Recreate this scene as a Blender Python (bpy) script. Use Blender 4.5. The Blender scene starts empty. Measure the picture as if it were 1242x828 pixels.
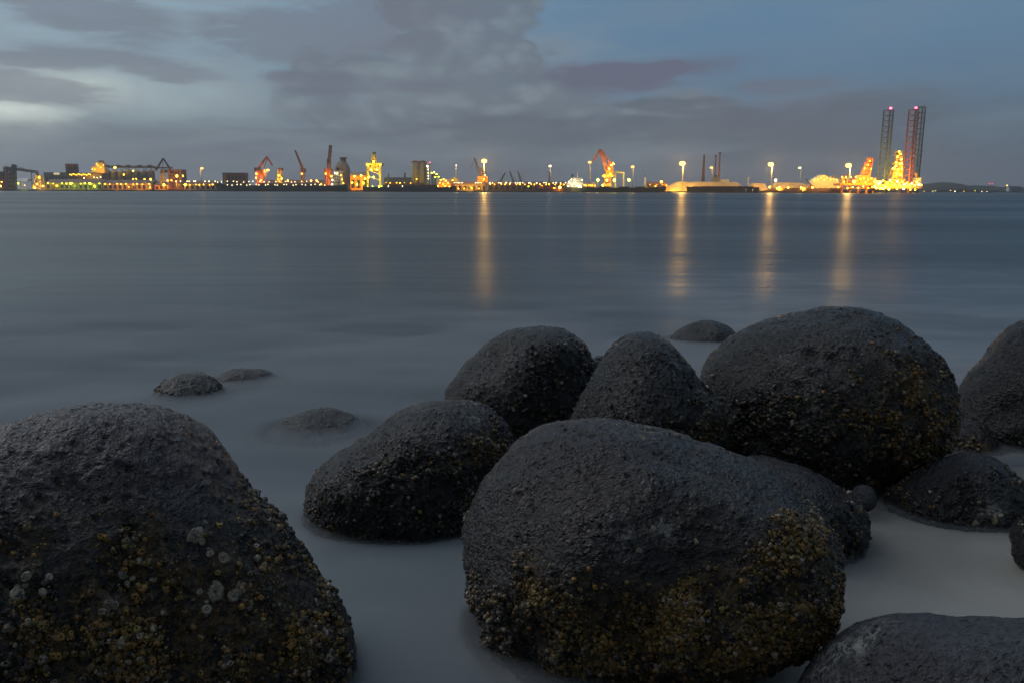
import bpy, bmesh, math, random
import numpy as np
from mathutils import Vector, Matrix
from mathutils.kdtree import KDTree

sc = bpy.context.scene
COL = sc.collection
RNG = random.Random(7)

# ------------------------------------------------------------------ camera
F = 966.0                       # focal length in photo pixels (1242 wide)
H = 1.30                        # camera height above the water
PITCH = math.atan((414 - 232.2) / F)
ROLL = 0.0027
_f = Vector((0, math.cos(PITCH), -math.sin(PITCH)))
_u0 = Vector((0, math.sin(PITCH), math.cos(PITCH)))
_r0 = Vector((1, 0, 0))
_r = _r0 * math.cos(ROLL) + _u0 * math.sin(ROLL)
_u = _u0 * math.cos(ROLL) - _r0 * math.sin(ROLL)
CAM = Vector((0, 0, H))
cam = bpy.data.cameras.new('camera')
cam.sensor_width = 36.0
cam.lens = 36.0 * F / 1242
cam.clip_start = 0.05
cam.clip_end = 60000
co = bpy.data.objects.new('camera', cam)
COL.objects.link(co)
M3 = Matrix((_r, _u, -_f)).transposed()
co.matrix_world = Matrix.Translation(CAM) @ M3.to_4x4()
sc.camera = co


def ray(px, py):
    return _f + _r * ((px - 621) / F) - _u * ((py - 414) / F)


def at(px, py, Y):
    d = ray(px, py)
    return CAM + d * (Y / d.y)


def ground(px, py, z=0.0):
    d = ray(px, py)
    return CAM + d * ((z - H) / d.z)


# ------------------------------------------------------------------ node helper
class NT:
    def __init__(s, tree):
        s.t = tree

    def n(s, typ, **kw):
        nd = s.t.nodes.new(typ)
        for k, v in kw.items():
            setattr(nd, k, v)
        return nd

    def put(s, sock, v):
        if isinstance(v, V):
            s.t.links.new(v.s, sock)
        elif isinstance(v, bpy.types.NodeSocket):
            s.t.links.new(v, sock)
        else:
            if sock.type == 'RGBA' and len(v) == 3:
                v = (*v, 1)
            sock.default_value = v

    def math(s, op, *a, clamp=False):
        nd = s.n('ShaderNodeMath', operation=op)
        nd.use_clamp = clamp
        for i, v in enumerate(a):
            s.put(nd.inputs[i], v)
        return V(s, nd.outputs[0])

    def mix(s, fac, a, b, blend='MIX'):
        nd = s.n('ShaderNodeMix', data_type='RGBA', blend_type=blend)
        nd.clamp_factor = True
        s.put(nd.inputs[0], fac)
        s.put(nd.inputs[6], a)
        s.put(nd.inputs[7], b)
        return V(s, nd.outputs[2])

    def ramp(s, x, lo, hi, a=0.0, b=1.0):
        nd = s.n('ShaderNodeMapRange', interpolation_type='SMOOTHSTEP')
        for i, v in enumerate((x, lo, hi, a, b)):
            s.put(nd.inputs[i], v)
        return V(s, nd.outputs[0])

    def noise(s, vec, scale, detail=4, rough=0.55, dist=0.0, color=False):
        nd = s.n('ShaderNodeTexNoise')
        if vec is not None:
            s.put(nd.inputs['Vector'], vec)
        nd.inputs['Scale'].default_value = scale
        nd.inputs['Detail'].default_value = detail
        nd.inputs['Roughness'].default_value = rough
        nd.inputs['Distortion'].default_value = dist
        return V(s, nd.outputs[1 if color else 0])

    def xyz(s, x, y, z):
        nd = s.n('ShaderNodeCombineXYZ')
        for i, v in enumerate((x, y, z)):
            s.put(nd.inputs[i], v)
        return V(s, nd.outputs[0])

    def sep(s, v):
        nd = s.n('ShaderNodeSeparateXYZ')
        s.put(nd.inputs[0], v)
        return [V(s, o) for o in nd.outputs]

    def attr(s, name, color=False):
        nd = s.n('ShaderNodeAttribute', attribute_name=name)
        return V(s, nd.outputs['Color' if color else 'Fac'])


class V:
    def __init__(s, nt, sock):
        s.nt, s.s = nt, sock

    def __add__(a, b): return a.nt.math('ADD', a, b)
    def __radd__(a, b): return a.nt.math('ADD', b, a)
    def __sub__(a, b): return a.nt.math('SUBTRACT', a, b)
    def __rsub__(a, b): return a.nt.math('SUBTRACT', b, a)
    def __mul__(a, b): return a.nt.math('MULTIPLY', a, b)
    def __rmul__(a, b): return a.nt.math('MULTIPLY', b, a)
    def __truediv__(a, b): return a.nt.math('DIVIDE', a, b)


def new_mat(name):
    m = bpy.data.materials.new(name)
    m.use_nodes = True
    t = NT(m.node_tree)
    b = m.node_tree.nodes['Principled BSDF']
    return m, t, b


# ------------------------------------------------------------------ world: dusk sky
def build_world():
    w = bpy.data.worlds.new('World')
    sc.world = w
    w.use_nodes = True
    t = NT(w.node_tree)
    bg = w.node_tree.nodes['Background']
    tc = t.n('ShaderNodeTexCoord')
    d = V(t, tc.outputs['Generated'])
    x, y, z = t.sep(d)
    az0 = t.math('ARCTAN2', x, y)
    el0 = t.math('ARCSINE', z)
    # slow warp of the sky coordinates gives the clouds ragged edges
    wn = t.noise(t.xyz(az0 * 7.0, el0 * 26.0, 0.3), 1.0, 5, 0.6, color=True)
    wr, wg, wb = t.sep(wn)
    wn2 = t.noise(t.xyz(az0 * 2.2, el0 * 7.0, 4.3), 1.0, 3, 0.5, color=True)
    vr, vg, vb = t.sep(wn2)
    az = az0 + (wr - 0.5) * 0.05 + (vr - 0.5) * 0.06
    el = el0 + (wg - 0.5) * 0.018 + (vg - 0.5) * 0.02

    def blob(px, py, sx, sy, ang=0.0):
        dd = ray(px, py).normalized()
        a0, e0 = math.atan2(dd.x, dd.y), math.asin(dd.z)
        u, v = az - a0, el - e0
        ca, sa = math.cos(math.radians(ang)), math.sin(math.radians(ang))
        p = (u * ca + v * sa) * (F / sx)
        q = (v * ca - u * sa) * (F / sy)
        return t.math('EXPONENT', (p * p + q * q) * -1.0)

    left = t.ramp(az, -0.62, 0.22, 1.0, 0.0)
    up = t.ramp(el, 0.0, 0.20)
    clear = t.mix(left, (0.120, 0.218, 0.330), (0.300, 0.405, 0.465))
    low = t.mix(left, (0.118, 0.150, 0.190), (0.185, 0.225, 0.255))
    c = t.mix(up, low, clear)
    # a Nishita dusk sky under the clouds
    sk = t.n('ShaderNodeTexSky', sky_type='NISHITA')
    sk.sun_disc = False
    sk.sun_elevation = math.radians(2.0)
    sk.sun_rotation = math.radians(-62)
    sk.ozone_density = 4.0
    c = t.mix(0.10, c, t.mix(1.0, V(t, sk.outputs[0]), (0.09, 0.13, 0.18), 'MULTIPLY'))
    streak = t.noise(t.xyz(az * 4.5, el * 30.0, 1.7), 1.0, 7, 0.62, 0.4)
    puff = t.noise(t.xyz(az * 13.0, el * 24.0, 7.7), 1.0, 7, 0.60)
    soft = t.noise(t.xyz(az * 3.0, el * 11.0, 2.9), 1.0, 4, 0.55)
    # thin veil, mostly over the left and middle
    veil = t.ramp(streak, 0.40, 0.66)
    vm = t.ramp(az, 0.30, -0.10, 0.18, 1.0)
    c = t.mix(veil * vm * 0.60, c, (0.215, 0.265, 0.305))
    c = t.mix(t.ramp(soft, 0.46, 0.66) * vm * 0.45, c, (0.205, 0.248, 0.285))
    # tall cumulus in the middle, its right edge crisp against the blue
    bil = t.n('ShaderNodeTexVoronoi', voronoi_dimensions='2D')
    bil.inputs['Scale'].default_value = 1.0
    bil.inputs['Detail'].default_value = 1.0
    bil.inputs['Roughness'].default_value = 0.55
    t.put(bil.inputs['Vector'], t.xyz(az * 20.0, el * 34.0, 2.2))
    bub = V(t, bil.outputs['Distance'])
    cum = t.math('MAXIMUM', blob(560, 0, 92, 90), blob(610, 150, 125, 70))
    cum = t.math('MAXIMUM', cum, blob(560, 90, 100, 80))
    cum = t.math('MAXIMUM', cum, blob(480, 120, 150, 60) * 0.8)
    cum = t.math('MAXIMUM', cum, blob(700, 158, 130, 38))
    cum = t.math('MAXIMUM', cum, blob(845, 140, 60, 34) * 0.9)
    cum = t.math('MINIMUM', cum * 1.7, 1.0)
    cum = t.ramp(cum + (0.45 - bub) * 0.40 + (puff - 0.5) * 0.45, 0.40, 0.66)
    shade = t.ramp(bub + (puff - 0.5) * 0.9, 0.80, 0.15)
    c = t.mix(cum * 0.85, c, t.mix(shade, (0.136, 0.168, 0.208), (0.186, 0.226, 0.266)))
    lit = t.math('MAXIMUM', blob(505, 110, 65, 26), blob(835, 128, 50, 30))
    lit = t.math('MAXIMUM', lit, blob(470, 85, 70, 12))
    c = t.mix(t.ramp(lit * (puff * 1.6 - 0.1), 0.15, 0.85) * 0.40, c, (0.215, 0.262, 0.302))
    # pale clear gap at the left
    gap = t.math('MAXIMUM', blob(0, 142, 75, 30), blob(60, 105, 110, 26) * 0.62)
    gap = t.math('MAXIMUM', gap, blob(180, 112, 160, 36) * 0.35)
    c = t.mix(t.ramp(gap * (puff * 0.8 + 0.60), 0.05, 1.0) * 0.92, c, (0.640, 0.720, 0.670))
    # grey bank along the horizon
    edge = 0.074 + (az + 0.55) * 0.010
    bank = t.ramp(el + (streak - 0.5) * 0.022 + (puff - 0.5) * 0.020, edge + 0.008, edge - 0.012)
    bank = bank * t.ramp(az, 0.62, 0.05, 0.28, 0.92)
    c = t.mix(bank * 0.80, c, t.mix(t.ramp(streak, 0.3, 0.7), (0.122, 0.150, 0.186), (0.178, 0.212, 0.246)))
    hz = t.ramp(el + (streak - 0.5) * 0.045, 0.062, 0.006)
    c = t.mix(hz * 0.75, c, (0.116, 0.136, 0.170))
    # soft mauve clouds
    ragged = t.noise(t.xyz(az * 11.0, el * 52.0, 9.1), 1.0, 6, 0.62, 0.5)
    def mauve(c, lst, col, k, lo=0.14, hi=0.72):
        m = None
        for b in lst:
            g = blob(*b)
            m = g if m is None else t.math('MAXIMUM', m, g)
        m = t.ramp(m * (ragged * 2.9 - 0.42), lo, hi)
        return t.mix(m * k, c, col)
    c = mauve(c, [(395, 52, 130, 20, 4), (350, 50, 90, 26, -6), (440, 26, 150, 20, 3), (120, 20, 90, 26, -8),
                  (60, 4, 70, 20, -10), (300, 40, 60, 16, 0)], (0.146, 0.160, 0.206), 0.62)
    c = mauve(c, [(150, 76, 100, 11, -6), (195, 90, 54, 8, -3), (10, 98, 80, 12, -3), (50, 112, 64, 13, 0),
                  (50, 74, 80, 9, 0)], (0.150, 0.162, 0.206), 0.60)
    c = mauve(c, [(765, 91, 110, 16, 2), (800, 84, 90, 11, 2), (730, 98, 60, 8, 0)], (0.120, 0.130, 0.186), 0.92)
    c = mauve(c, [(400, 96, 60, 9, 0), (405, 110, 60, 7, 0), (960, 101, 60, 9, 2), (965, 134, 90, 16, 4), (510, 103, 40, 8, 0)], (0.135, 0.148, 0.195), 0.60)
    c = mauve(c, [(800, 150, 170, 11, 0), (870, 156, 140, 11, 2), (660, 158, 170, 20, 0), (1000, 160, 140, 36, 8), (820, 125, 70, 9, 0), (860, 133, 60, 8, 0)], (0.094, 0.118, 0.156), 0.72)
    # dark scud just over the horizon and a few loose wisps to the right
    c = t.mix(t.ramp(ragged, 0.48, 0.68) * t.ramp(el, 0.13, 0.03) * 0.25, c, (0.098, 0.112, 0.142))
    c = t.mix(t.ramp(streak, 0.54, 0.74) * t.ramp(az, 0.1, 0.3) * 0.22, c, (0.150, 0.200, 0.255))
    # brighter high sky, above the picture
    side = t.ramp(az, 0.9, -1.0)
    c = t.mix(t.ramp(el, 0.26, 0.75) * 0.9, c, t.mix(side, (0.19, 0.24, 0.31), (0.30, 0.34, 0.39)))
    # bright patch added to the unseen high sky at upper left, for glints on stone
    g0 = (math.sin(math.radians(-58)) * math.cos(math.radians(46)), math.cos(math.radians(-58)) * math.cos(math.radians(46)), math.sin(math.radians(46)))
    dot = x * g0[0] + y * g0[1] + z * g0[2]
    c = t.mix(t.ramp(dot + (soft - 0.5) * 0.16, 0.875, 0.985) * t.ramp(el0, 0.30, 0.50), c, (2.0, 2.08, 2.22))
    # the east, behind the camera, is already darker
    back = t.ramp(y, 0.10, -0.60) * t.ramp(el0, 1.1, 0.5)
    c = t.mix(back * 0.85, c, (0.022, 0.030, 0.046))
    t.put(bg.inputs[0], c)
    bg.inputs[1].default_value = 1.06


build_world()
sun = bpy.data.lights.new('afterglow', 'SUN')
sun.energy = 0.26
sun.angle = math.radians(24)
sun.color = (1.0, 0.86, 0.78)
so = bpy.data.objects.new('afterglow', sun)
COL.objects.link(so)
so.rotation_euler = (math.radians(72), 0, math.radians(180 - 62 + 180 + 20))
_sd = Vector((math.sin(math.radians(-62)), math.cos(math.radians(-62)), math.tan(math.radians(16)))).normalized()
so.rotation_euler = _sd.to_track_quat('Z', 'Y').to_euler()

# ------------------------------------------------------------------ numpy noise
def _hash(ix, iy, iz, seed):
    h = (ix.astype(np.uint32) * np.uint32(374761393) + iy.astype(np.uint32) * np.uint32(668265263)
         + iz.astype(np.uint32) * np.uint32(2246822519) + np.uint32(seed * 3266489917 & 0xffffffff))
    h = (h ^ (h >> np.uint32(13))) * np.uint32(1274126177)
    h ^= h >> np.uint32(16)
    h = h * np.uint32(2654435761)
    return h ^ (h >> np.uint32(15))


def _u01(h):
    return (h & np.uint32(0xffffff)).astype(np.float64) / 16777215.0


def vnoise(p, seed=0):
    i = np.floor(p).astype(np.int64)
    f = p - i
    f = f * f * f * (f * (f * 6 - 15) + 10)
    r = 0
    for dx in (0, 1):
        wx = f[:, 0] if dx else 1 - f[:, 0]
        for dy in (0, 1):
            wy = f[:, 1] if dy else 1 - f[:, 1]
            for dz in (0, 1):
                wz = f[:, 2] if dz else 1 - f[:, 2]
                r = r + wx * wy * wz * _u01(_hash(i[:, 0] + dx, i[:, 1] + dy, i[:, 2] + dz, seed))
    return r * 2 - 1


def fbm(p, oct=4, seed=0, gain=0.5):
    r, a = 0, 1.0
    for k in range(oct):
        r = r + a * vnoise(p * (2.03 ** k) + 17.3 * k, seed + k)
        a *= gain
    return r


def worley(p, seed=0):
    i = np.floor(p).astype(np.int64)
    best = np.full(len(p), 9.0)
    cid = np.zeros(len(p))
    for dx in (-1, 0, 1):
        for dy in (-1, 0, 1):
            for dz in (-1, 0, 1):
                cx, cy, cz = i[:, 0] + dx, i[:, 1] + dy, i[:, 2] + dz
                h = _hash(cx, cy, cz, seed)
                h2 = _hash(cx, cy, cz, seed + 91)
                h3 = _hash(cx, cy, cz, seed + 53)
                q = np.stack([cx + _u01(h), cy + _u01(h2), cz + _u01(h3)], 1)
                dd = np.sqrt(((p - q) ** 2).sum(1))
                m = dd < best
                best = np.where(m, dd, best)
                cid = np.where(m, _u01(h), cid)
    return best, cid


def smooth(x, a, b):
    t = np.clip((x - a) / (b - a), 0, 1)
    return t * t * (3 - 2 * t)


def np_mesh(name, verts, faces, shade_smooth=True):
    k = faces.shape[1]
    me = bpy.data.meshes.new(name)
    me.vertices.add(len(verts))
    me.vertices.foreach_set('co', np.ascontiguousarray(verts, np.float32).ravel())
    me.loops.add(faces.size)
    me.loops.foreach_set('vertex_index', np.ascontiguousarray(faces, np.int32).ravel())
    me.polygons.add(len(faces))
    me.polygons.foreach_set('loop_start', np.arange(0, faces.size, k, dtype=np.int32))
    me.polygons.foreach_set('use_smooth', np.full(len(faces), shade_smooth))
    me.update(calc_edges=True)
    return me


def put_attr(me, name, vals):
    a = me.attributes.new(name, 'FLOAT', 'POINT')
    a.data.foreach_set('value', np.ascontiguousarray(vals, np.float32))


def link(name, me, mat=None, parent=None, **props):
    o = bpy.data.objects.new(name, me)
    COL.objects.link(o)
    if mat is not None:
        me.materials.append(mat)
    if parent is not None:
        o.parent = parent
    for k, v in props.items():
        o[k] = v
    return o


_ICO = {}
def ico(n):
    if n not in _ICO:
        bm = bmesh.new()
        bmesh.ops.create_icosphere(bm, subdivisions=n, radius=1.0)
        v = np.array([q.co[:] for q in bm.verts])
        bm.verts.index_update()
        f = np.array([[q.index for q in fc.verts] for fc in bm.faces])
        bm.free()
        _ICO[n] = (v, f)
    return _ICO[n]


def vnormals(v, f):
    a, b, c = v[f[:, 0]], v[f[:, 1]], v[f[:, 2]]
    fn = np.cross(b - a, c - a)
    n = np.zeros_like(v)
    for k in range(3):
        for j in range(3):
            n[:, j] += np.bincount(f[:, k], fn[:, j], len(v))
    return n / (np.linalg.norm(n, axis=1, keepdims=True) + 1e-12), fn


def project(v):
    r = v - np.array(CAM)
    d = r @ np.array(_f)
    return 621 + F * (r @ np.array(_r)) / d, 414 - F * (r @ np.array(_u)) / d


# ------------------------------------------------------------------ rock materials
def rock_material(name, tint_a, tint_b, rough=0.42):
    m, t, b = new_mat(name)
    tc = t.n('ShaderNodeTexCoord')
    P = V(t, tc.outputs['Object'])
    big = t.noise(P, 3.2, 5, 0.6)
    mid = t.noise(P, 17.0, 5, 0.65)
    fine = t.noise(P, 68.0, 4, 0.62)
    crust = t.attr('crust')
    ochre = t.attr('ochre')
    pale = t.attr('pale')
    base = t.mix(t.ramp(big, 0.38, 0.62), tint_a, tint_b)
    base = t.mix(t.ramp(mid, 0.50, 0.75) * 0.35, base, (0.019, 0.020, 0.023))
    base = t.mix(t.ramp(fine, 0.60, 0.40) * 0.55, base, (0.003, 0.003, 0.004))  # low spots of the fine bump darkened in the colour, in place of shade
    cr = t.mix(t.ramp(mid, 0.42, 0.66), (0.004, 0.004, 0.004), (0.017, 0.014, 0.010))
    cr = t.mix(t.ramp(fine, 0.58, 0.75) * 0.5, cr, (0.11, 0.095, 0.07))
    c = t.mix(crust, base, cr)
    c = t.mix(ochre * t.ramp(fine + mid, 0.88, 1.10) * (crust * 0.85 + 0.15), c, (0.085, 0.050, 0.013))
    c = t.mix(pale * t.ramp(fine + mid, 0.90, 1.10), c, (0.30, 0.30, 0.27))
    t.put(b.inputs['Base Color'], c)
    t.put(b.inputs['Roughness'], t.ramp(mid, 0.30, 0.72, rough - 0.10, rough + 0.13))
    bp = t.n('ShaderNodeBump')
    bp.inputs['Strength'].default_value = 1.0
    bp.inputs['Distance'].default_value = 0.021
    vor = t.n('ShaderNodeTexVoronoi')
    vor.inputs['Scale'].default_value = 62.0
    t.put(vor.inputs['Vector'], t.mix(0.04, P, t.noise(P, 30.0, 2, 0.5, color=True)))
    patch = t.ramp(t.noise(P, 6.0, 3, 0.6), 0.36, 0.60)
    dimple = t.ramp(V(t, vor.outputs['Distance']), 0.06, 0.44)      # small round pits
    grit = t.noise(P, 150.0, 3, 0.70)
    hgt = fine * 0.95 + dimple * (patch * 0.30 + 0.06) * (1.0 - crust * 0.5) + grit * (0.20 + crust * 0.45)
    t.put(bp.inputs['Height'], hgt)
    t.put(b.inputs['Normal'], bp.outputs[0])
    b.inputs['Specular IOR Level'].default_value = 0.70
    c = t.mix((1.0 - dimple) * patch * (1.0 - crust) * 0.8, c, (0.002, 0.002, 0.003))  # shade of the round pits painted into the base colour
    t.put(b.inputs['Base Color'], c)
    return m


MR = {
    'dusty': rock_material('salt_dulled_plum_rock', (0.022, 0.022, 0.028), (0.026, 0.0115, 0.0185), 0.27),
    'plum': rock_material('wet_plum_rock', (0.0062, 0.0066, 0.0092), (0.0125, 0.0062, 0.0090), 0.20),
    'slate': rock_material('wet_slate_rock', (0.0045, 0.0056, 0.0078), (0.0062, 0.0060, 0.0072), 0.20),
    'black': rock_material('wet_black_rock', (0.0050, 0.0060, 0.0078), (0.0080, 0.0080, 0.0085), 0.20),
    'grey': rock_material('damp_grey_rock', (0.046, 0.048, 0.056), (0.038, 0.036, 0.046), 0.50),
}


def shell_material(name, rough):
    m, t, b = new_mat(name)
    c = t.attr('tint', True)
    tc = t.n('ShaderNodeTexCoord')
    n = t.noise(V(t, tc.outputs['Object']), 160.0, 3, 0.6)
    c = t.mix(t.ramp(n, 0.35, 0.7), t.mix(1.0, c, (0.45, 0.42, 0.40), 'MULTIPLY'), c)
    t.put(b.inputs['Base Color'], c)
    b.inputs['Roughness'].default_value = rough
    return m


M_BARN = shell_material('barnacle_shell', 0.42)
M_OYST = shell_material('oyster_shell', 0.5)

_bt = None
def barnacle_template():
    k = 8
    rings = [(1.0, -0.15), (0.78, 0.48), (0.44, 0.92), (0.27, 0.84), (0.15, 0.42)]
    v = []
    for i, (r, h) in enumerate(rings):
        for j in range(k):
            a = 2 * math.pi * (j + 0.5 * (i % 2)) / k
            v.append((r * math.cos(a), r * math.sin(a), h))
    f = []
    for i in range(len(rings) - 1):
        for j in range(k):
            f.append((i * k + j, i * k + (j + 1) % k, (i + 1) * k + (j + 1) % k, (i + 1) * k + j))
    o = (len(rings) - 1) * k
    f.append((o, o + 2, o + 4, o + 6))
    return np.array(v), np.array(f), np.repeat(np.arange(len(rings)), k)


BT_V, BT_F, BT_R = barnacle_template()


def barnacles(rock, v, f, nrm, crust, ochre, n, rmin, rmax, seed, pale=0.12):
    g = np.random.default_rng(seed)
    a, b, c = v[f[:, 0]], v[f[:, 1]], v[f[:, 2]]
    area = np.linalg.norm(np.cross(b - a, c - a), axis=1)
    w = area * np.clip(crust[f[:, 0]], 0, 1) ** 1.5 * (a[:, 2] > -0.06)
    facing = -(nrm[f[:, 0]] @ np.array([rock.location[0], rock.location[1], -1.0])) / math.hypot(rock.location[0], rock.location[1], 1.0)
    w *= 0.25 + 0.75 * smooth(facing, -0.5, 0.1)
    w *= np.clip(0.35 + 1.2 * fbm(a * 11.0, 4, seed + 5), 0.05, 1.5)
    idx = g.choice(len(f), n, p=w / w.sum())
    r1, r2 = np.sqrt(g.random(n)), g.random(n)
    pos = a[idx] * (1 - r1)[:, None] + b[idx] * (r1 * (1 - r2))[:, None] + c[idx] * (r1 * r2)[:, None]
    N = nrm[f[idx, 0]] + g.normal(0, 0.22, (n, 3))
    N /= np.linalg.norm(N, axis=1, keepdims=True)
    T = np.cross(N, g.normal(0, 1, (n, 3)))
    T /= np.linalg.norm(T, axis=1, keepdims=True)
    B = np.cross(N, T)
    r = rmin + (rmax - rmin) * g.random(n) ** 3.2
    hs = r * g.uniform(0.55, 1.15, n)
    tv = BT_V[None] * (1 + g.normal(0, 0.17, (n, len(BT_V), 1)))
    sx = r * g.uniform(0.75, 1.25, n)
    P = (pos[:, None] + T[:, None] * (tv[:, :, 0] * sx[:, None])[..., None]
         + B[:, None] * (tv[:, :, 1] * r[:, None])[..., None] + N[:, None] * (tv[:, :, 2] * hs[:, None])[..., None])
    faces = (BT_F[None] + (np.arange(n) * len(BT_V))[:, None, None]).reshape(-1, 4)
    me = np_mesh('barnacle_crust', P.reshape(-1, 3), faces)
    oc = ochre[f[idx, 0]]
    u = g.random(n)
    pal = np.empty((n, 3))
    pal[:] = (0.026, 0.024, 0.021)
    pal[u < 0.55] = (0.050, 0.046, 0.040)
    m = g.random(n) < 0.14 + 0.75 * oc
    pal[m] = (0.250, 0.135, 0.028)
    m3 = m & (g.random(n) < 0.45)
    pal[m3] = (0.200, 0.145, 0.036)
    m2 = g.random(n) < pale * (0.25 + r / rmax)
    pal[m2] = (0.30, 0.255, 0.19)
    pal *= g.uniform(0.35, 1.6, (n, 1))
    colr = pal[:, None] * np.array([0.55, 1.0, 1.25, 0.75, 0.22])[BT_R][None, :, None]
    ca = me.color_attributes.new('tint', 'FLOAT_COLOR', 'POINT')
    rgba = np.concatenate([colr.reshape(-1, 3), np.ones((n * len(BT_V), 1))], 1)
    ca.data.foreach_set('color', rgba.astype(np.float32).ravel())
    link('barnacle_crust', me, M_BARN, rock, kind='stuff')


ROCKS = []       # upper surfaces of the boulders, for the depth of water over them


def make_rock(name, label, outline, Y, D, mat, sub=7, seed=1, line=None, soft=0.05, ochre=(), pale=(), dents=(),
              nbarn=0, brad=(0.003, 0.011), amp=1.0, fade=0.12, group=None, wprof=1.0, pit=1.0, oysters=(), crustmax=1.0):
    ou = np.array(outline, float)
    c2 = (ou.max(0) + ou.min(0)) / 2
    C = np.array(at(c2[0], c2[1], Y))
    vd = C - np.array(CAM)
    dist = np.linalg.norm(vd)
    fw = vd / dist
    e1 = np.cross(fw, (0, 0, 1.0)); e1 /= np.linalg.norm(e1)
    e2 = np.cross(e1, fw)
    pts = []
    for p in ou:
        d = np.array(ray(*p))
        q = np.array(CAM) + d * (dist / (d @ fw)) - C
        pts.append((q @ e1, q @ e2))
    pts = np.array(pts)
    th = np.arctan2(pts[:, 1], pts[:, 0])
    R = np.hypot(pts[:, 0], pts[:, 1]) * math.sqrt(max(0.3, 1 - 0.85 * (D / dist) ** 2))
    o = np.argsort(th)
    th, R = th[o], R[o]
    tt = np.linspace(-math.pi, math.pi, 721)
    Rr = np.interp(tt, np.r_[th - 2 * math.pi, th, th + 2 * math.pi], np.r_[R, R, R])
    ker = np.hanning(47); ker /= ker.sum()
    Rr = np.convolve(np.r_[Rr[-61:-1], Rr, Rr[1:61]], ker, 'same')[60:-60]
    s, f = ico(sub)
    ang = np.arctan2(s[:, 1], s[:, 0])
    rho = np.hypot(s[:, 0], s[:, 1])
    # far from the silhouette the outline relaxes towards a plain oval
    rad = np.interp(ang, tt, Rr)
    mean = R.mean()
    k = smooth(rho, 0.0, 0.9)
    rad = mean * (1 - k) + rad * k
    wz = np.sign(s[:, 2]) * np.abs(s[:, 2]) ** wprof
    v = C + e1 * (rad * s[:, 0])[:, None] + e2 * (rad * s[:, 1])[:, None] + fw * (D * wz)[:, None]
    n, _ = vnormals(v, f)
    if (n * (v - C)).sum() < 0:
        f = f[:, ::-1]
        n = -n
    px, py = project(v)
    front = (n @ fw) < 0.15

    def anchor(x, y):
        dd = np.where(front, (px - x) ** 2 + (py - y) ** 2, 1e12)
        return v[np.argmin(dd)].copy()
    disp = np.zeros(len(v))
    for (x, y, r, h) in dents:
        a = anchor(x, y)
        disp += h * np.exp(-((v - a) ** 2).sum(1) / (r * r))
    v = v + n * disp[:, None]
    n, _ = vnormals(v, f)
    q = v + seed * 3.7
    # crust zone
    n_lo = fbm(q * 5.0, 4, seed)
    if line is None:
        crust = np.zeros(len(v))
    else:
        (x0, y0), (x1, y1) = line
        a, b = anchor(x0, y0), anchor(x1, y1)
        zl = a[2] + (b[2] - a[2]) * (v[:, 0] - a[0]) / (b[0] - a[0] + 1e-9)
        zl = np.clip(zl, min(a[2], b[2]) - 0.5, max(a[2], b[2]) + 0.5)
        crust = smooth((zl - v[:, 2]) + 0.095 * n_lo, -soft * 1.7, soft * 1.2) * crustmax
    och = np.zeros(len(v)); pl = np.zeros(len(v))
    for arr, lst in ((och, ochre), (pl, pale)):
        for (x, y, r, st) in lst:
            a = anchor(x, y)
            rm = r / F * dist
            arr += st * np.exp(-((v - a) ** 2).sum(1) / (rm * rm))
    och = np.clip(och * (1 + 0.7 * fbm(q * 12, 3, seed + 3)), 0, 1)
    pl = np.clip(pl * (1 + 0.9 * fbm(q * 20, 3, seed + 4)), 0, 1)
    # relief
    sz = min(1.0, mean / 0.45)
    h = amp * sz * (0.016 * fbm(q * 2.4, 3, seed + 10) + 0.0055 * fbm(q * 9.0, 3, seed + 11))
    top = 1 - crust
    qs = q @ np.array([[1, .35, 0], [-.35, 1, 0], [0, 0, 1.0]]) * np.array([26, 40, 40])
    h += top * amp * 0.0034 * fbm(qs, 3, seed + 12)
    w1, c1 = worley(q / 0.026, seed)
    pits = np.clip(0.42 - w1, 0, 1) * (c1 > 0.35)
    h -= top * pit * 0.017 * pits * (0.5 + 0.5 * smooth(n_lo, -0.5, 0.4))
    h += top * pit * 0.0015 * fbm(q * 75, 2, seed + 15)
    w2, c2_ = worley(q / 0.019, seed + 7)
    knob = np.sqrt(np.clip(1 - (w2 / 0.75) ** 2, 0, 1)) * (0.35 + 0.9 * c2_)
    h += crust * (0.0085 * knob + 0.010 * fbm(q * 22, 3, seed + 13))
    v = v + n * h[:, None]
    n, _ = vnormals(v, f)
    org = np.array([C[0], C[1], 0.0])
    me = np_mesh(name, v - org, f)
    put_attr(me, 'crust', crust); put_attr(me, 'ochre', och); put_attr(me, 'pale', pl)
    ob = link(name, me, MR[mat])
    ob.location = org
    ob['label'] = label
    ob['category'] = 'rock'
    if group:
        ob['group'] = group
    if nbarn:
        barnacles(ob, v - org, f, n, crust, och, nbarn, brad[0], brad[1], seed + 50)
    px, py = project(v)
    front = (n @ fw) < 0.1
    for (x, y, r) in oysters:
        dd = np.where(front, (px - x) ** 2 + (py - y) ** 2, 1e12)
        i = int(np.argmin(dd))
        rr_ = r / F * dist
        oyster(ob, v[i] - org, n[i], rr_ * .56, seed + int(x))
        if r > 8:                                     # the large ones grow in overlapping clumps
            gg = np.random.default_rng(seed + int(x))
            for k_ in range(3):
                tgt = v[i] + gg.normal(0, .75 * rr_, 3)
                j_ = int(np.argmin(((v - tgt) ** 2).sum(1)))
                oyster(ob, v[j_] - org, n[j_], rr_ * gg.uniform(.2, .42), seed + int(x) + k_ + 1)
    ROCKS.append(v[(v[:, 2] > -0.6) & (n[:, 2] > -0.1)])
    return ob


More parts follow.
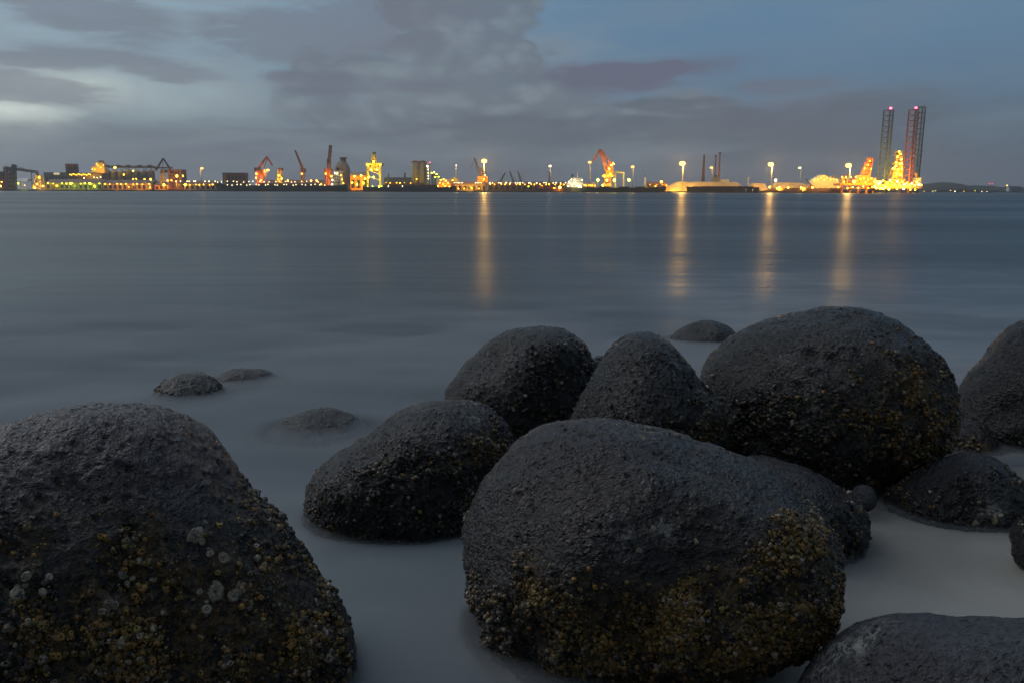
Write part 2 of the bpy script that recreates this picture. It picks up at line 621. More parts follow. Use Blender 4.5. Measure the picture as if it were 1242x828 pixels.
def oyster(rock, pos, nrm, r, seed):
    g = np.random.default_rng(seed)
    N = Vector(nrm); T = N.orthogonal().normalized()
    T.rotate(Matrix.Rotation(g.uniform(0, 6.28), 3, N))
    B = N.cross(T)
    k, rings = 18, [(1.0, -0.10), (0.92, 0.10), (0.74, 0.17), (0.60, 0.13), (0.42, 0.20), (0.22, 0.17), (0.02, 0.22)]
    jag = 1 + 0.07 * g.normal(0, 1, k) + 0.14 * np.cos(np.arange(k) / k * 2 * math.pi + g.uniform(0, 6))
    v, cl = [], []
    tone = np.array((0.38, 0.33, 0.235)) * g.uniform(0.7, 1.25)
    for (rr, hh) in rings:
        for j in range(k):
            a = 2 * math.pi * j / k
            q = rr * r * jag[j]
            hgt = hh * r * (1.5 + 0.55 * g.normal())
            v.append(pos + np.array(T) * q * math.cos(a) * 1.1 + np.array(B) * q * math.sin(a) * 0.92 + np.array(N) * hgt)
            cl.append((*(tone * g.uniform(0.6, 1.2) * (0.5 if rr > 0.95 else 1)), 1))
    f = []
    for i in range(len(rings) - 1):
        for j in range(k):
            f.append((i * k + j, i * k + (j + 1) % k, (i + 1) * k + (j + 1) % k, (i + 1) * k + j))
    me = np_mesh('oyster_shell', np.array(v), np.array(f))
    ca = me.color_attributes.new('tint', 'FLOAT_COLOR', 'POINT')
    ca.data.foreach_set('color', np.array(cl, np.float32).ravel())
    link('oyster_shell', me, M_OYST, rock)


# ------------------------------------------------------------------ the boulders
make_rock('boulder', 'huge flat-topped boulder with purple crown and big pale oyster shells on its barnacled side',
          [(-190, 620), (-150, 545), (-60, 520), (0, 523), (60, 509), (125, 499), (185, 498), (235, 512), (262, 538), (300, 588),
           (335, 635), (372, 690), (405, 735), (424, 775), (430, 805), (424, 850), (395, 905), (300, 950), (100, 970), (-80, 930), (-180, 800)],
          1.90, 0.44, 'dusty', 8, 11, line=((20, 655), (330, 600)), soft=0.06,
          ochre=((230, 720, 120, .75), (330, 740, 90, .7), (110, 700, 90, .35), (400, 780, 60, .6), (170, 800, 120, .5)),
          pale=((130, 735, 12, .5), (20, 720, 10, .5)),
          dents=((268, 556, .08, .008), (318, 636, .08, .010), (404, 770, .06, .010), (70, 600, .10, -.014), (150, 590, .09, -.012), (120, 560, .30, .05), (330, 690, .22, .03), (150, 690, .22, -.035), (30, 780, .2, .03)),
          nbarn=16000, brad=(0.0028, 0.0105), fade=0.10,
          oysters=((238, 650, 13), (262, 716, 17), (272, 676, 10), (256, 671, 7), (131, 732, 9), (20, 719, 10), (148, 697, 9), (320, 684, 6),
                   (384, 730, 8), (250, 741, 9), (186, 702, 6), (60, 700, 6)))
make_rock('boulder', 'largest central boulder with smooth plum back and a broad band of golden barnacles',
          [(564, 655), (570, 620), (590, 575), (615, 548), (645, 525), (685, 511), (730, 508), (780, 517), (830, 531), (880, 543),
           (925, 562), (960, 592), (990, 622), (1010, 655), (1018, 690), (1016, 735), (995, 772), (950, 800), (880, 818), (800, 840),
           (720, 846), (650, 826), (610, 790), (585, 745), (568, 700)],
          2.17, 0.41, 'plum', 8, 23, line=((600, 702), (985, 622)), soft=0.05,
          ochre=((950, 690, 120, .95), (900, 760, 120, .9), (680, 705, 100, .75), (990, 740, 70, .9), (800, 650, 70, .4), (790, 790, 90, .5), (780, 710, 90, .5)),
          pale=((800, 640, 14, .5), (760, 655, 10, .5)),
          dents=((800, 549, .045, -.006), (838, 562, .045, -.008), (876, 580, .045, -.009), (912, 602, .045, -.008), (945, 628, .045, -.006), (860, 604, .08, .012), (720, 585, .06, -.010), (655, 600, .08, -.012), (850, 560, .10, -.006), (760, 545, .14, .012), (700, 620, .2, .02), (850, 720, .16, -.04), (760, 770, .12, -.05), (640, 780, .1, -.03),
                 (700, 690, .12, .02), (930, 650, .14, .025), (900, 780, .12, .03)),
          nbarn=24000, brad=(0.0024, 0.0085), fade=0.08,
          oysters=((845, 657, 4), (868, 638, 4), (792, 640, 5), (775, 668, 6), (843, 655, 3), (690, 655, 3), (905, 660, 3), (925, 630, 3), (660, 680, 3)))
make_rock('boulder', 'dark boulder tucked behind the largest central boulder, its right end knobbly with barnacles',
          [(860, 600), (875, 565), (905, 553), (950, 558), (990, 574), (1025, 596), (1050, 625), (1056, 650), (1045, 672), (1015, 695),
           (960, 715), (890, 705), (860, 660)],
          2.95, 0.30, 'plum', 7, 31, line=((960, 640), (1045, 590)), soft=0.03, dents=((980, 590, .12, .02),),
          nbarn=1500, brad=(0.004, 0.012), fade=0.05)
make_rock('boulder', 'great rounded boulder crusted all over, rusty brown down its right side',
          [(848, 465), (855, 440), (880, 412), (920, 392), (965, 379), (1010, 375), (1050, 380), (1095, 398), (1125, 422), (1145, 448),
           (1158, 480), (1162, 510), (1148, 540), (1115, 572), (1070, 592), (1010, 605), (940, 600), (885, 575), (855, 520)],
          3.75, 0.52, 'black', 8, 41, line=((850, 465), (1150, 372)), soft=0.10,
          ochre=((1110, 480, 55, .75), (1140, 540, 40, .9), (1070, 450, 45, .5), (1100, 575, 30, .7), (1040, 420, 40, .3), (880, 420, 20, .4)),
          pale=((1000, 510, 60, .25),),
          dents=((985, 430, .035, -.020), (1010, 437, .035, -.016), (920, 440, .10, -.02), (1090, 430, .10, .02), (1010, 480, .08, .02), (960, 420, .25, .03), (930, 520, .25, -.06), (1060, 520, .2, -.03)),
          nbarn=14000, brad=(0.003, 0.011), fade=0.06)
make_rock('boulder', 'smooth hump-shaped boulder with a pointed top and sloping right shoulder',
          [(695, 505), (712, 470), (730, 438), (752, 412), (780, 403), (803, 408), (822, 428), (842, 458), (862, 480), (879, 505),
           (881, 535), (870, 570), (820, 600), (750, 605), (705, 570)],
          3.45, 0.33, 'slate', 8, 53, line=((700, 500), (870, 465)), soft=0.07,
          ochre=((868, 515, 22, .7), (850, 540, 20, .6)), dents=((826, 436, .05, -.022), (838, 462, .05, -.028), (846, 492, .05, -.026), (868, 505, .06, .03), (755, 455, .05, -.012), (845, 470, .09, -.015), (860, 490, .07, .03), (780, 430, .12, .02)),
          nbarn=3000, brad=(0.003, 0.010), fade=0.06, crustmax=0.9)
make_rock('boulder', 'round black boulder standing behind the one with a yellow lichen patch',
          [(540, 470), (556, 450), (582, 425), (612, 406), (650, 400), (682, 401), (703, 413), (720, 438), (722, 470), (715, 510),
           (690, 550), (640, 575), (580, 560), (548, 515)],
          4.15, 0.36, 'black', 8, 61, line=((560, 500), (725, 395)), soft=0.10, dents=((600, 440, .08, -.02), (690, 430, .08, .02), (570, 470, .06, .012), (650, 420, .2, .03), (690, 480, .2, -.03)),
          nbarn=2600, brad=(0.004, 0.012), fade=0.08, crustmax=0.85)
make_rock('boulder', 'two-humped boulder in misty water with a yellow lichen patch near its top',
          [(369, 615), (373, 590), (392, 566), (420, 548), (452, 530), (482, 506), (515, 489), (555, 484), (590, 492), (612, 515),
           (622, 540), (618, 590), (600, 640), (540, 690), (450, 695), (395, 668), (372, 640)],
          3.15, 0.34, 'black', 8, 71, line=((375, 590), (625, 500)), soft=0.08,
          ochre=((580, 530, 26, .9), (560, 545, 18, .8), (605, 545, 16, .6), (585, 515, 14, .5), (400, 560, 30, .35)),
          pale=((548, 553, 12, .9), (575, 512, 8, .8)),
          dents=((500, 560, .07, -.02), (440, 600, .06, .018), (575, 545, .05, .015), (590, 580, .08, -.025), (450, 545, .10, -.045), (545, 520, .14, .04), (410, 590, .1, .03)),
          nbarn=4200, brad=(0.003, 0.010), fade=0.42, crustmax=0.95)
make_rock('boulder', 'low boulder barely breaking the misty water, left of the two-humped boulder',
          [(312, 545), (325, 520), (345, 506), (372, 498), (400, 497), (425, 503), (445, 518), (480, 560), (490, 640), (385, 690), (285, 640), (290, 570)],
          4.25, 0.36, 'slate', 7, 81, line=((330, 540), (450, 540)), soft=0.05, nbarn=300, brad=(0.005, 0.012), fade=0.60)
make_rock('boulder', 'small dark boulder far out at the left, rising from the mist',
          [(184, 492), (190, 470), (205, 456), (225, 451), (248, 453), (265, 463), (275, 480), (295, 515), (300, 570), (230, 600), (165, 560), (172, 515)],
          4.95, 0.28, 'black', 7, 91, line=((185, 470), (275, 470)), soft=0.08, nbarn=500, brad=(0.005, 0.012), fade=0.55)
make_rock('boulder', 'faint drowned boulder washed over beside the small dark far boulder',
          [(250, 510), (254, 464), (272, 449), (297, 445), (324, 449), (352, 464), (378, 500), (375, 560), (310, 590), (255, 560)],
          5.35, 0.26, 'slate', 7, 97, fade=1.35)
make_rock('boulder', 'flat little boulder out in the water behind the hump-shaped and crusted boulders',
          [(806, 425), (815, 404), (832, 393), (855, 388), (876, 391), (893, 402), (915, 430), (915, 475), (850, 490), (795, 470), (795, 435)],
          6.95, 0.34, 'slate', 7, 101, dents=((845, 400, .1, -.02),), fade=0.9)
make_rock('boulder', 'rough-sided boulder cut off by the right edge of the picture',
          [(1163, 480), (1172, 458), (1190, 438), (1205, 412), (1225, 393), (1260, 384), (1310, 390), (1350, 430), (1365, 500), (1340, 560),
           (1260, 585), (1195, 570), (1168, 520)],
          4.2, 0.42, 'slate', 8, 111, line=((1165, 500), (1300, 440)), soft=0.07, dents=((1225, 500, .12, -.05), (1222, 520, .06, .04)),
          nbarn=1600, brad=(0.005, 0.014), fade=0.06)
make_rock('boulder', 'small ochre-flanked boulder wedged between the great crusted boulder and the right edge boulder',
          [(1118, 545), (1135, 520), (1155, 509), (1180, 511), (1202, 524), (1215, 542), (1216, 575), (1180, 595), (1130, 585)],
          4.05, 0.22, 'plum', 7, 121, line=((1130, 535), (1210, 520)), soft=0.03, ochre=((1185, 540, 18, .9), (1200, 550, 14, .7)),
          nbarn=700, brad=(0.004, 0.010), fade=0.05)
make_rock('boulder', 'low wet boulder lying on the pale sand at the right, smooth crown and barnacled ends',
          [(1074, 606), (1090, 590), (1120, 568), (1150, 553), (1185, 549), (1212, 557), (1232, 578), (1242, 605), (1240, 640), (1200, 665),
           (1130, 655), (1085, 630)],
          3.2, 0.24, 'slate', 7, 131, line=((1100, 590), (1235, 600)), soft=0.05, pale=((1205, 625, 12, .8),), dents=((1180, 605, .10, -.04),),
          nbarn=1300, brad=(0.004, 0.011), fade=0.06, oysters=((1204, 629, 8), (1183, 634, 5)))
make_rock('boulder', 'flat grey boulder with a pale rough rim at the bottom right corner',
          [(955, 870), (965, 828), (990, 796), (1020, 768), (1060, 749), (1100, 743), (1160, 746), (1230, 748), (1320, 752), (1420, 800), (1450, 900),
           (1330, 1000), (1100, 1010), (980, 950)],
          1.62, 0.34, 'grey', 8, 141, pale=((1000, 800, 35, .5), (1045, 775, 25, .5), (970, 830, 30, .5)),
          dents=((1100, 760, .08, .012), (1180, 752, .05, -.012)), fade=0.05, pit=0.6, amp=0.8)
make_rock('boulder', 'dark rounded stone poking in at the right edge beside the pale sand',
          [(1230, 655), (1238, 635), (1255, 625), (1285, 632), (1300, 660), (1285, 690), (1245, 690)],
          2.65, 0.12, 'black', 7, 151, line=((1235, 650), (1290, 640)), nbarn=200, brad=(0.004, 0.009), fade=0.10)
make_rock('pebble', 'small smooth glassy-wet pebble under the great crusted boulder',
          [(1032, 604), (1037, 591), (1048, 587), (1059, 592), (1064, 604), (1060, 616), (1048, 621), (1036, 616)],
          3.15, 0.05, 'grey', 6, 161, fade=0.03, amp=0.3, pit=0.1)
make_rock('boulder', 'tip of a dark boulder showing between the round black boulder and the hump-shaped boulder',
          [(708, 470), (716, 440), (724, 431), (734, 433), (742, 450), (745, 480), (725, 500)],
          4.3, 0.14, 'black', 6, 171, fade=0.10)

# ------------------------------------------------------------------ sea and bed
def axis(parts):
    out = [parts[0][0]]
    for a, b, n, mode in parts:
        for i in range(1, n + 1):
            t = i / n
            out.append(a + (b - a) * t if mode == 'l' else math.copysign(abs(a) * (abs(b) / abs(a)) ** t, a))
    return np.array(out)


xs_r = axis([(0.0, 3.6, 150, 'l'), (3.6, 3300, 50, 'g')])
xs = np.r_[-xs_r[:0:-1], xs_r]
ys = np.r_[-8, -3, -1, 0.2, axis([(0.8, 6.0, 230, 'l'), (6.0, 9.0, 60, 'l'), (9.0, 3300, 80, 'g')])]
GX, GY = np.meshgrid(xs, ys)
gx, gy = GX.ravel(), GY.ravel()


def bed_height(x, y):
    z = -0.012 - 0.035 * smooth(x, 1.9, 0.9)
    z -= 0.17 * smooth(x, 0.62, -0.15)
    z -= 0.30 * smooth(y, 3.0, 4.6) * smooth(x, 3.2, 1.0) + 0.16 * smooth(y, 3.4, 5.0)
    z -= 4.0 * smooth(y, 5.0, 60.0)
    z += 1.2 * smooth(y, 0.6, -6.0)
    p = np.stack([x, y, 0 * x], 1)
    z = z + 0.010 * fbm(p * 1.7, 3, 5) * smooth(y, 30, 8)
    return z


bed = bed_height(gx, gy)
nx, ny = len(xs), len(ys)
ii = np.arange(nx * ny).reshape(ny, nx)
gf = np.stack([ii[:-1, :-1], ii[:-1, 1:], ii[1:, 1:], ii[1:, :-1]], -1).reshape(-1, 4)
m, t, b = new_mat('wet_sand')
tc = t.n('ShaderNodeTexCoord'); P = V(t, tc.outputs['Object'])
n1, n2 = t.noise(P, 2.0, 5, 0.6), t.noise(P, 260.0, 3, 0.7)
c = t.mix(t.ramp(n1, 0.35, 0.65), (0.30, 0.275, 0.235), (0.36, 0.34, 0.30))
c = t.mix(t.ramp(n2, 0.60, 0.78) * 0.5, c, (0.16, 0.14, 0.12))
t.put(b.inputs['Base Color'], c)
b.inputs['Roughness'].default_value = 0.5
bp = t.n('ShaderNodeBump'); bp.inputs['Distance'].default_value = 0.004; bp.inputs['Strength'].default_value = 0.4
t.put(bp.inputs['Height'], n2 + t.noise(P, 14.0, 4, 0.6) * 2.0)
t.put(b.inputs['Normal'], bp.outputs[0])
me = np_mesh('sea_bed', np.stack([gx, gy, bed], 1), gf)
link('sea_bed', me, m, kind='structure')

depth = np.clip(-bed, 0, 9)
near = (np.abs(gx) < 4.9) & (gy > 0.5) & (gy < 9.7)
idx = np.nonzero(near)[0]
cell = 0.02
X0_, Y0_, NXc, NYc = -5.0, 0.4, 500, 470
ras = np.full((NYc, NXc), -0.6)
for vv in ROCKS:                      # how high the boulders reach under (or over) each spot of the water
    ix = ((vv[:, 0] - X0_) / cell).astype(int); iy = ((vv[:, 1] - Y0_) / cell).astype(int)
    k = (ix >= 0) & (ix < NXc) & (iy >= 0) & (iy < NYc)
    np.maximum.at(ras, (iy[k], ix[k]), vv[k, 2])
fill = ras.copy()
for dy in (-1, 0, 1):
    for dx in (-1, 0, 1):
        fill = np.maximum(fill, np.roll(np.roll(ras, dy, 0), dx, 1))
ras = np.clip(fill, -0.6, 0.05)
for _ in range(3):
    ras = (ras + np.roll(ras, 1, 0) + np.roll(ras, -1, 0)) / 3
    ras = (ras + np.roll(ras, 1, 1) + np.roll(ras, -1, 1)) / 3
qx, qy = (gx[idx] - X0_) / cell - .5, (gy[idx] - Y0_) / cell - .5
ok = (qx > 0) & (qx < NXc - 2) & (qy > 0) & (qy < NYc - 2)
idx, qx, qy = idx[ok], qx[ok], qy[ok]
i0, j0 = qx.astype(int), qy.astype(int)
fx, fy = qx - i0, qy - j0
zr = (ras[j0, i0] * (1 - fx) + ras[j0, i0 + 1] * fx) * (1 - fy) + (ras[j0 + 1, i0] * (1 - fx) + ras[j0 + 1, i0 + 1] * fx) * fy
depth[idx] = np.minimum(depth[idx], np.clip(-zr, 0, None))
kk = 9.0 + 5.0 * smooth(gx, 1.2, 0.2)
alpha = 1 - np.exp(-depth * kk)
foam = smooth(gy, 7.5, 2.6) * 0.90 + 0.10 * smooth(gy, 40.0, 6.0) + 0.35 * smooth(gx, 0.9, 1.4) * smooth(gy, 4.2, 3.2) + 0.55 * smooth(gx, 1.2, 2.4) * smooth(gy, 16.0, 8.0)
foam *= 1 - 0.60 * smooth(gx, 0.9, -0.4) * smooth(gy, 2.7, 3.7)
me = np_mesh('sea', np.stack([gx, gy, 0 * gx], 1), gf)
put_attr(me, 'alpha', alpha); put_attr(me, 'foam', foam)
m, t, b = new_mat('long_exposure_sea')
geo = t.n('ShaderNodeNewGeometry'); P = V(t, geo.outputs['Position'])
px_, py_, pz_ = t.sep(P)
ly = t.math('LOGARITHM', t.math('MAXIMUM', py_, 0.6), math.e)
uu = px_ / t.math('MAXIMUM', py_, 0.6)
band = t.noise(t.xyz(px_ * 0.010, py_ * 0.045, 0.0), 1.0, 4, 0.6)
swirl = t.noise(t.xyz(px_ * 0.55, py_ * 1.1, 3.0), 1.0, 4, 0.55, 0.9)
fo = t.attr('foam')
col = t.mix(fo, (0.022, 0.032, 0.040), (0.160, 0.185, 0.202))
col = t.mix(t.ramp(swirl, 0.35, 0.70) * fo * 0.75, col, (0.250, 0.275, 0.290))
t.put(b.inputs['Base Color'], col)
t.put(b.inputs['Roughness'], t.ramp(band, 0.36, 0.64, 0.28, 0.39))
b.inputs['IOR'].default_value = 1.333
b.inputs['Specular IOR Level'].default_value = 0.32
bp = t.n('ShaderNodeBump'); bp.inputs['Strength'].default_value = 0.15; bp.inputs['Distance'].default_value = 0.35
wv = t.noise(t.xyz(px_ * 0.16, py_ * 0.5, 1.0), 1.0, 3, 0.5) * t.ramp(py_, 220.0, 14.0, 0.12, 0.9)
t.put(bp.inputs['Height'], wv)
t.put(b.inputs['Normal'], bp.outputs[0])
tr = t.n('ShaderNodeBsdfTransparent')
mx = t.n('ShaderNodeMixShader')
t.put(mx.inputs[0], t.attr('alpha'))
t.put(mx.inputs[1], tr.outputs[0]); t.put(mx.inputs[2], b.outputs[0])
t.put(m.node_tree.nodes['Material Output'].inputs[0], mx.outputs[0])
link('sea', me, m, kind='structure')

# spray and swash averaged by the long exposure: a thin closed sheet of mist on the water
mx_, my_ = np.linspace(-6.5, 4.4, 150), np.linspace(1.0, 11.0, 150)
MXX, MYY = np.meshgrid(mx_, my_)
ax_, ay_ = MXX.ravel(), MYY.ravel()
wgt = smooth(ax_, -6.4, -4.0) * smooth(ax_, 4.3, 2.6) * smooth(ay_, 10.8, 4.5) * smooth(ay_, 1.0, 1.5)
wgt *= 1 - 0.93 * smooth(ax_ - 0.25 * (ay_ - 2.0), 0.45, 1.0) * smooth(ay_, 4.6, 3.4)
pm = np.stack([ax_ * 0.8, ay_ * 1.1, 0 * ax_], 1)
wgt *= np.clip(1 + 0.9 * fbm(pm, 3, 77), 0.25, 1.8)
nm = len(mx_)
top_ = np.stack([ax_, ay_, 0.004 + 0.042 * wgt], 1)
bot_ = np.stack([ax_, ay_, np.full(len(ax_), 0.003)], 1)
im = np.arange(nm * nm).reshape(nm, nm)
ft = np.stack([im[:-1, :-1], im[:-1, 1:], im[1:, 1:], im[1:, :-1]], -1).reshape(-1, 4)
rim = np.r_[im[0, :], im[1:, -1], im[-1, -2::-1], im[-2:0:-1, 0]]
rn = np.roll(rim, -1)
fr = np.stack([rim, rim + nm * nm, rn + nm * nm, rn], -1)[:, ::-1]
me = np_mesh('sea_mist', np.r_[top_, bot_], np.r_[ft, ft[:, ::-1] + nm * nm, fr])
mm = bpy.data.materials.new('sea_mist')
mm.use_nodes = True
t = NT(mm.node_tree)
mm.node_tree.nodes.remove(mm.node_tree.nodes['Principled BSDF'])
pv = t.n('ShaderNodeVolumePrincipled')
pv.inputs['Color'].default_value = (0.62, 0.68, 0.73, 1)
pv.inputs['Density'].default_value = 6.0
t.put(mm.node_tree.nodes['Material Output'].inputs['Volume'], pv.outputs[0])
link('sea_mist', me, mm, kind='stuff')

# ------------------------------------------------------------------ the far shore: helpers
QZ = 1.9                                   # quay level


def flat_mat(name, col, rough=0.7, metal=0.0, dirt=0.35, scale=0.25):
    m, t, b = new_mat(name)
    tc = t.n('ShaderNodeTexCoord')
    n = t.noise(V(t, tc.outputs['Object']), scale, 5, 0.65)
    c = t.mix(t.ramp(n, 0.35, 0.70) * dirt * 1.6, col, tuple(k * 0.45 for k in col))
    t.put(b.inputs['Base Color'], c)
    b.inputs['Roughness'].default_value = rough
    b.inputs['Metallic'].default_value = metal
    return m


def glow_mat(name, col, s):
    m = bpy.data.materials.new(name)
    m.use_nodes = True
    t = NT(m.node_tree)
    e = t.n('ShaderNodeEmission')
    t.put(e.inputs[0], col)
    e.inputs[1].default_value = s
    t.put(m.node_tree.nodes['Material Output'].inputs[0], e.outputs[0])
    return m


K = dict(
    concrete=flat_mat('weathered_concrete', (0.30, 0.28, 0.26)), brick=flat_mat('red_brick', (0.24, 0.10, 0.07)),
    rust=flat_mat('rusty_sheet', (0.16, 0.075, 0.045)), brown=flat_mat('brown_roofing', (0.13, 0.085, 0.065)),
    blue=flat_mat('blue_grey_cladding', (0.14, 0.18, 0.23)), grey=flat_mat('grey_cladding', (0.22, 0.23, 0.24)),
    dark=flat_mat('dark_steel', (0.045, 0.045, 0.048)), silo=flat_mat('galvanised_silo', (0.25, 0.26, 0.27), 0.5),
    white=flat_mat('white_paint', (0.72, 0.72, 0.70), 0.5, 0, 0.15), green=flat_mat('dark_green_hull', (0.022, 0.055, 0.050), 0.5),
    navy=flat_mat('slate_blue_hull', (0.045, 0.065, 0.10), 0.5), orange=flat_mat('orange_paint', (0.55, 0.20, 0.045), 0.5),
    yellow=flat_mat('yellow_paint', (0.60, 0.42, 0.05), 0.5), tan=flat_mat('tan_wall', (0.40, 0.30, 0.20)),
    sand=flat_mat('heaped_sand', (0.42, 0.33, 0.20), 0.9, 0, 0.3, 0.12), quay=flat_mat('tarry_quay_wall', (0.035, 0.032, 0.030)),
    red=flat_mat('red_oxide_steel', (0.24, 0.065, 0.05), 0.6), pale=flat_mat('pale_galvanised_pole', (0.34, 0.33, 0.30), 0.5),
    hill=flat_mat('dark_foliage', (0.035, 0.042, 0.030), 0.9, 0, 0.5, 0.05), olive=flat_mat('olive_hull', (0.06, 0.065, 0.045), 0.6),
    window=flat_mat('dark_window_glass', (0.02, 0.025, 0.03), 0.15, 0, 0.0), teal=flat_mat('dull_teal_steel', (0.05, 0.09, 0.10)),
)
SOD, YEL, GRN, WHT, RED, STAR = (1, .36, .022), (1, .52, .024), (.78, .84, .02), (1, .78, .40), (1, .06, .13), (1, .54, .11)
DIM = 0.28                                 # how bright the yard lamps burn beside the big floodlights
LAMPM = {}


def lampm(col, s):
    key = (col, s)
    if key not in LAMPM:
        nm = {SOD: 'sodium', YEL: 'yellow', GRN: 'greenish', WHT: 'white', RED: 'red', STAR: 'floodlight'}[col]
        LAMPM[key] = glow_mat(nm + '_lamp_glow', col, s)
    return LAMPM[key]


class MB:
    def __init__(s):
        s.v, s.f = [], []

    def add(s, vs, fs):
        o = len(s.v)
        s.v += [tuple(p) for p in vs]
        s.f += [tuple(i + o for i in q) for q in fs]
        return s

    def box(s, x0, x1, y0, y1, z0, z1):
        return s.add([(x0, y0, z0), (x1, y0, z0), (x1, y1, z0), (x0, y1, z0), (x0, y0, z1), (x1, y0, z1), (x1, y1, z1), (x0, y1, z1)],
                     [(0, 3, 2, 1), (4, 5, 6, 7), (0, 1, 5, 4), (1, 2, 6, 5), (2, 3, 7, 6), (3, 0, 4, 7)])

    def pbox(s, x0, y0, x1, y1, Y, dep, base=None):
        """a box whose front face covers the pixel rectangle at distance Y"""
        a, b2 = at(x0, y1, Y), at(x1, y1, Y)
        z0 = a.z if base is None else base
        z1 = at((x0 + x1) / 2, y0, Y).z
        return s.box(a.x, b2.x, Y, Y + dep, z0, max(z1, z0 + 0.2))

    def bar(s, p, q, w, w2=None):
        p, q = Vector(p), Vector(q)
        d = (q - p).normalized()
        a = d.orthogonal().normalized() if abs(d.z) > 0.99 else d.cross(Vector((0, 0, 1))).normalized()
        c = d.cross(a)
        w2 = w if w2 is None else w2
        vs = [p + a * (i * w / 2) + c * (j * w / 2) for i, j in ((-1, -1), (1, -1), (1, 1), (-1, 1))]
        vs += [q + a * (i * w2 / 2) + c * (j * w2 / 2) for i, j in ((-1, -1), (1, -1), (1, 1), (-1, 1))]
        return s.add(vs, [(0, 3, 2, 1), (4, 5, 6, 7), (0, 1, 5, 4), (1, 2, 6, 5), (2, 3, 7, 6), (3, 0, 4, 7)])

    def lathe(s, c, prof, n=20):
        c = Vector(c)
        vs, fs = [], []
        for r, z in prof:
            for i in range(n):
                a = 2 * math.pi * i / n
                vs.append(c + Vector((r * math.cos(a), r * math.sin(a), z)))
        for k in range(len(prof) - 1):
            for i in range(n):
                fs.append((k * n + i, k * n + (i + 1) % n, (k + 1) * n + (i + 1) % n, (k + 1) * n + i))
        fs.append(tuple(range(n))[::-1])
        fs.append(tuple((len(prof) - 1) * n + i for i in range(n)))
        return s.add(vs, fs)

    def ball(s, p, r):
        v, f = ico(2)
        return s.add(v * r + np.array(p), f.tolist())

    def gable(s, x0, x1, y0, y1, z0, z1, over=0.6):
        """a ridge roof, ridge along x"""
        ym = (y0 + y1) / 2
        x0, x1, y0, y1 = x0 - over, x1 + over, y0 - over, y1 + over
        return s.add([(x0, y0, z0), (x1, y0, z0), (x1, y1, z0), (x0, y1, z0), (x0, ym, z1), (x1, ym, z1)],
                     [(0, 1, 5, 4), (2, 3, 4, 5), (1, 2, 5), (3, 0, 4), (0, 3, 2, 1)])

    def truss(s, p, q, w0, w1, bays, t=0.5, up=Vector((0, 1, 0))):
        """square lattice boom from p to q, w0 wide at p and w1 at q"""
        p, q = Vector(p), Vector(q)
        d = (q - p).normalized()
        a = d.cross(up).normalized()
        c = d.cross(a)
        cs = ((-1, -1), (1, -1), (1, 1), (-1, 1))
        ring = []
        for k in range(bays + 1):
            m = p.lerp(q, k / bays)
            w = (w0 + (w1 - w0) * k / bays) / 2
            ring.append([m + a * (i * w) + c * (j * w) for i, j in cs])
        for i in range(4):
            s.bar(ring[0][i], ring[-1][i], t * 1.3)
        for k in range(bays):
            for i in range(4):
                s.bar(ring[k][i], ring[k + 1][(i + 1) % 4] if k % 2 else ring[k + 1][i - 1], t * 0.8)
                s.bar(ring[k + 1][i], ring[k + 1][(i + 1) % 4], t * 0.8)
        return s

    def build(s, name, mat, parent, smooth_=False, **props):
        root = parent
        while root is not None and root.parent is not None:
            root = root.parent
        off = Vector(root.location) if root is not None else Vector((0, 0, 0))
        me = bpy.data.meshes.new(name)
        me.from_pydata([tuple(Vector(p) - off) for p in s.v], [], s.f)
        if smooth_:
            me.polygons.foreach_set('use_smooth', [True] * len(me.polygons))
        return link(name, me, K[mat] if isinstance(mat, str) else mat, parent, **props)


def thing(name, label, cat, loc, group=None):
    o = bpy.data.objects.new(name, None)
    COL.objects.link(o)
    o.location = loc
    o.empty_display_size = 0.5
    o['label'] = label
    o['category'] = cat
    if group:
        o['group'] = group
    return o


def base(px, Y, py=231.0):
    p = at(px, py, Y)
    return Vector((p.x, Y, QZ))


def lamp(parent, px, py, Y, r, col, s, name='lamp'):
    return MB().ball(at(px, py, Y), r * .74).build(name, lampm(col, round(s * DIM, 1)), parent, True)


def windows(parent, x0, y0, x1, y1, Y, nx, ny, mat='window', fill=0.6, name='window'):
    """each window a pane of its own, set 10 cm proud of the wall"""
    for j in range(ny):
        for i in range(nx):
            w, h = (x1 - x0) / nx, (y1 - y0) / ny
            cx, cy_ = x0 + (i + .5) * w, y0 + (j + .5) * h
            MB().pbox(cx - w * fill / 2, cy_ - h * fill / 2, cx + w * fill / 2, cy_ + h * fill / 2, Y - 0.12, 0.3).build(name, mat, parent)


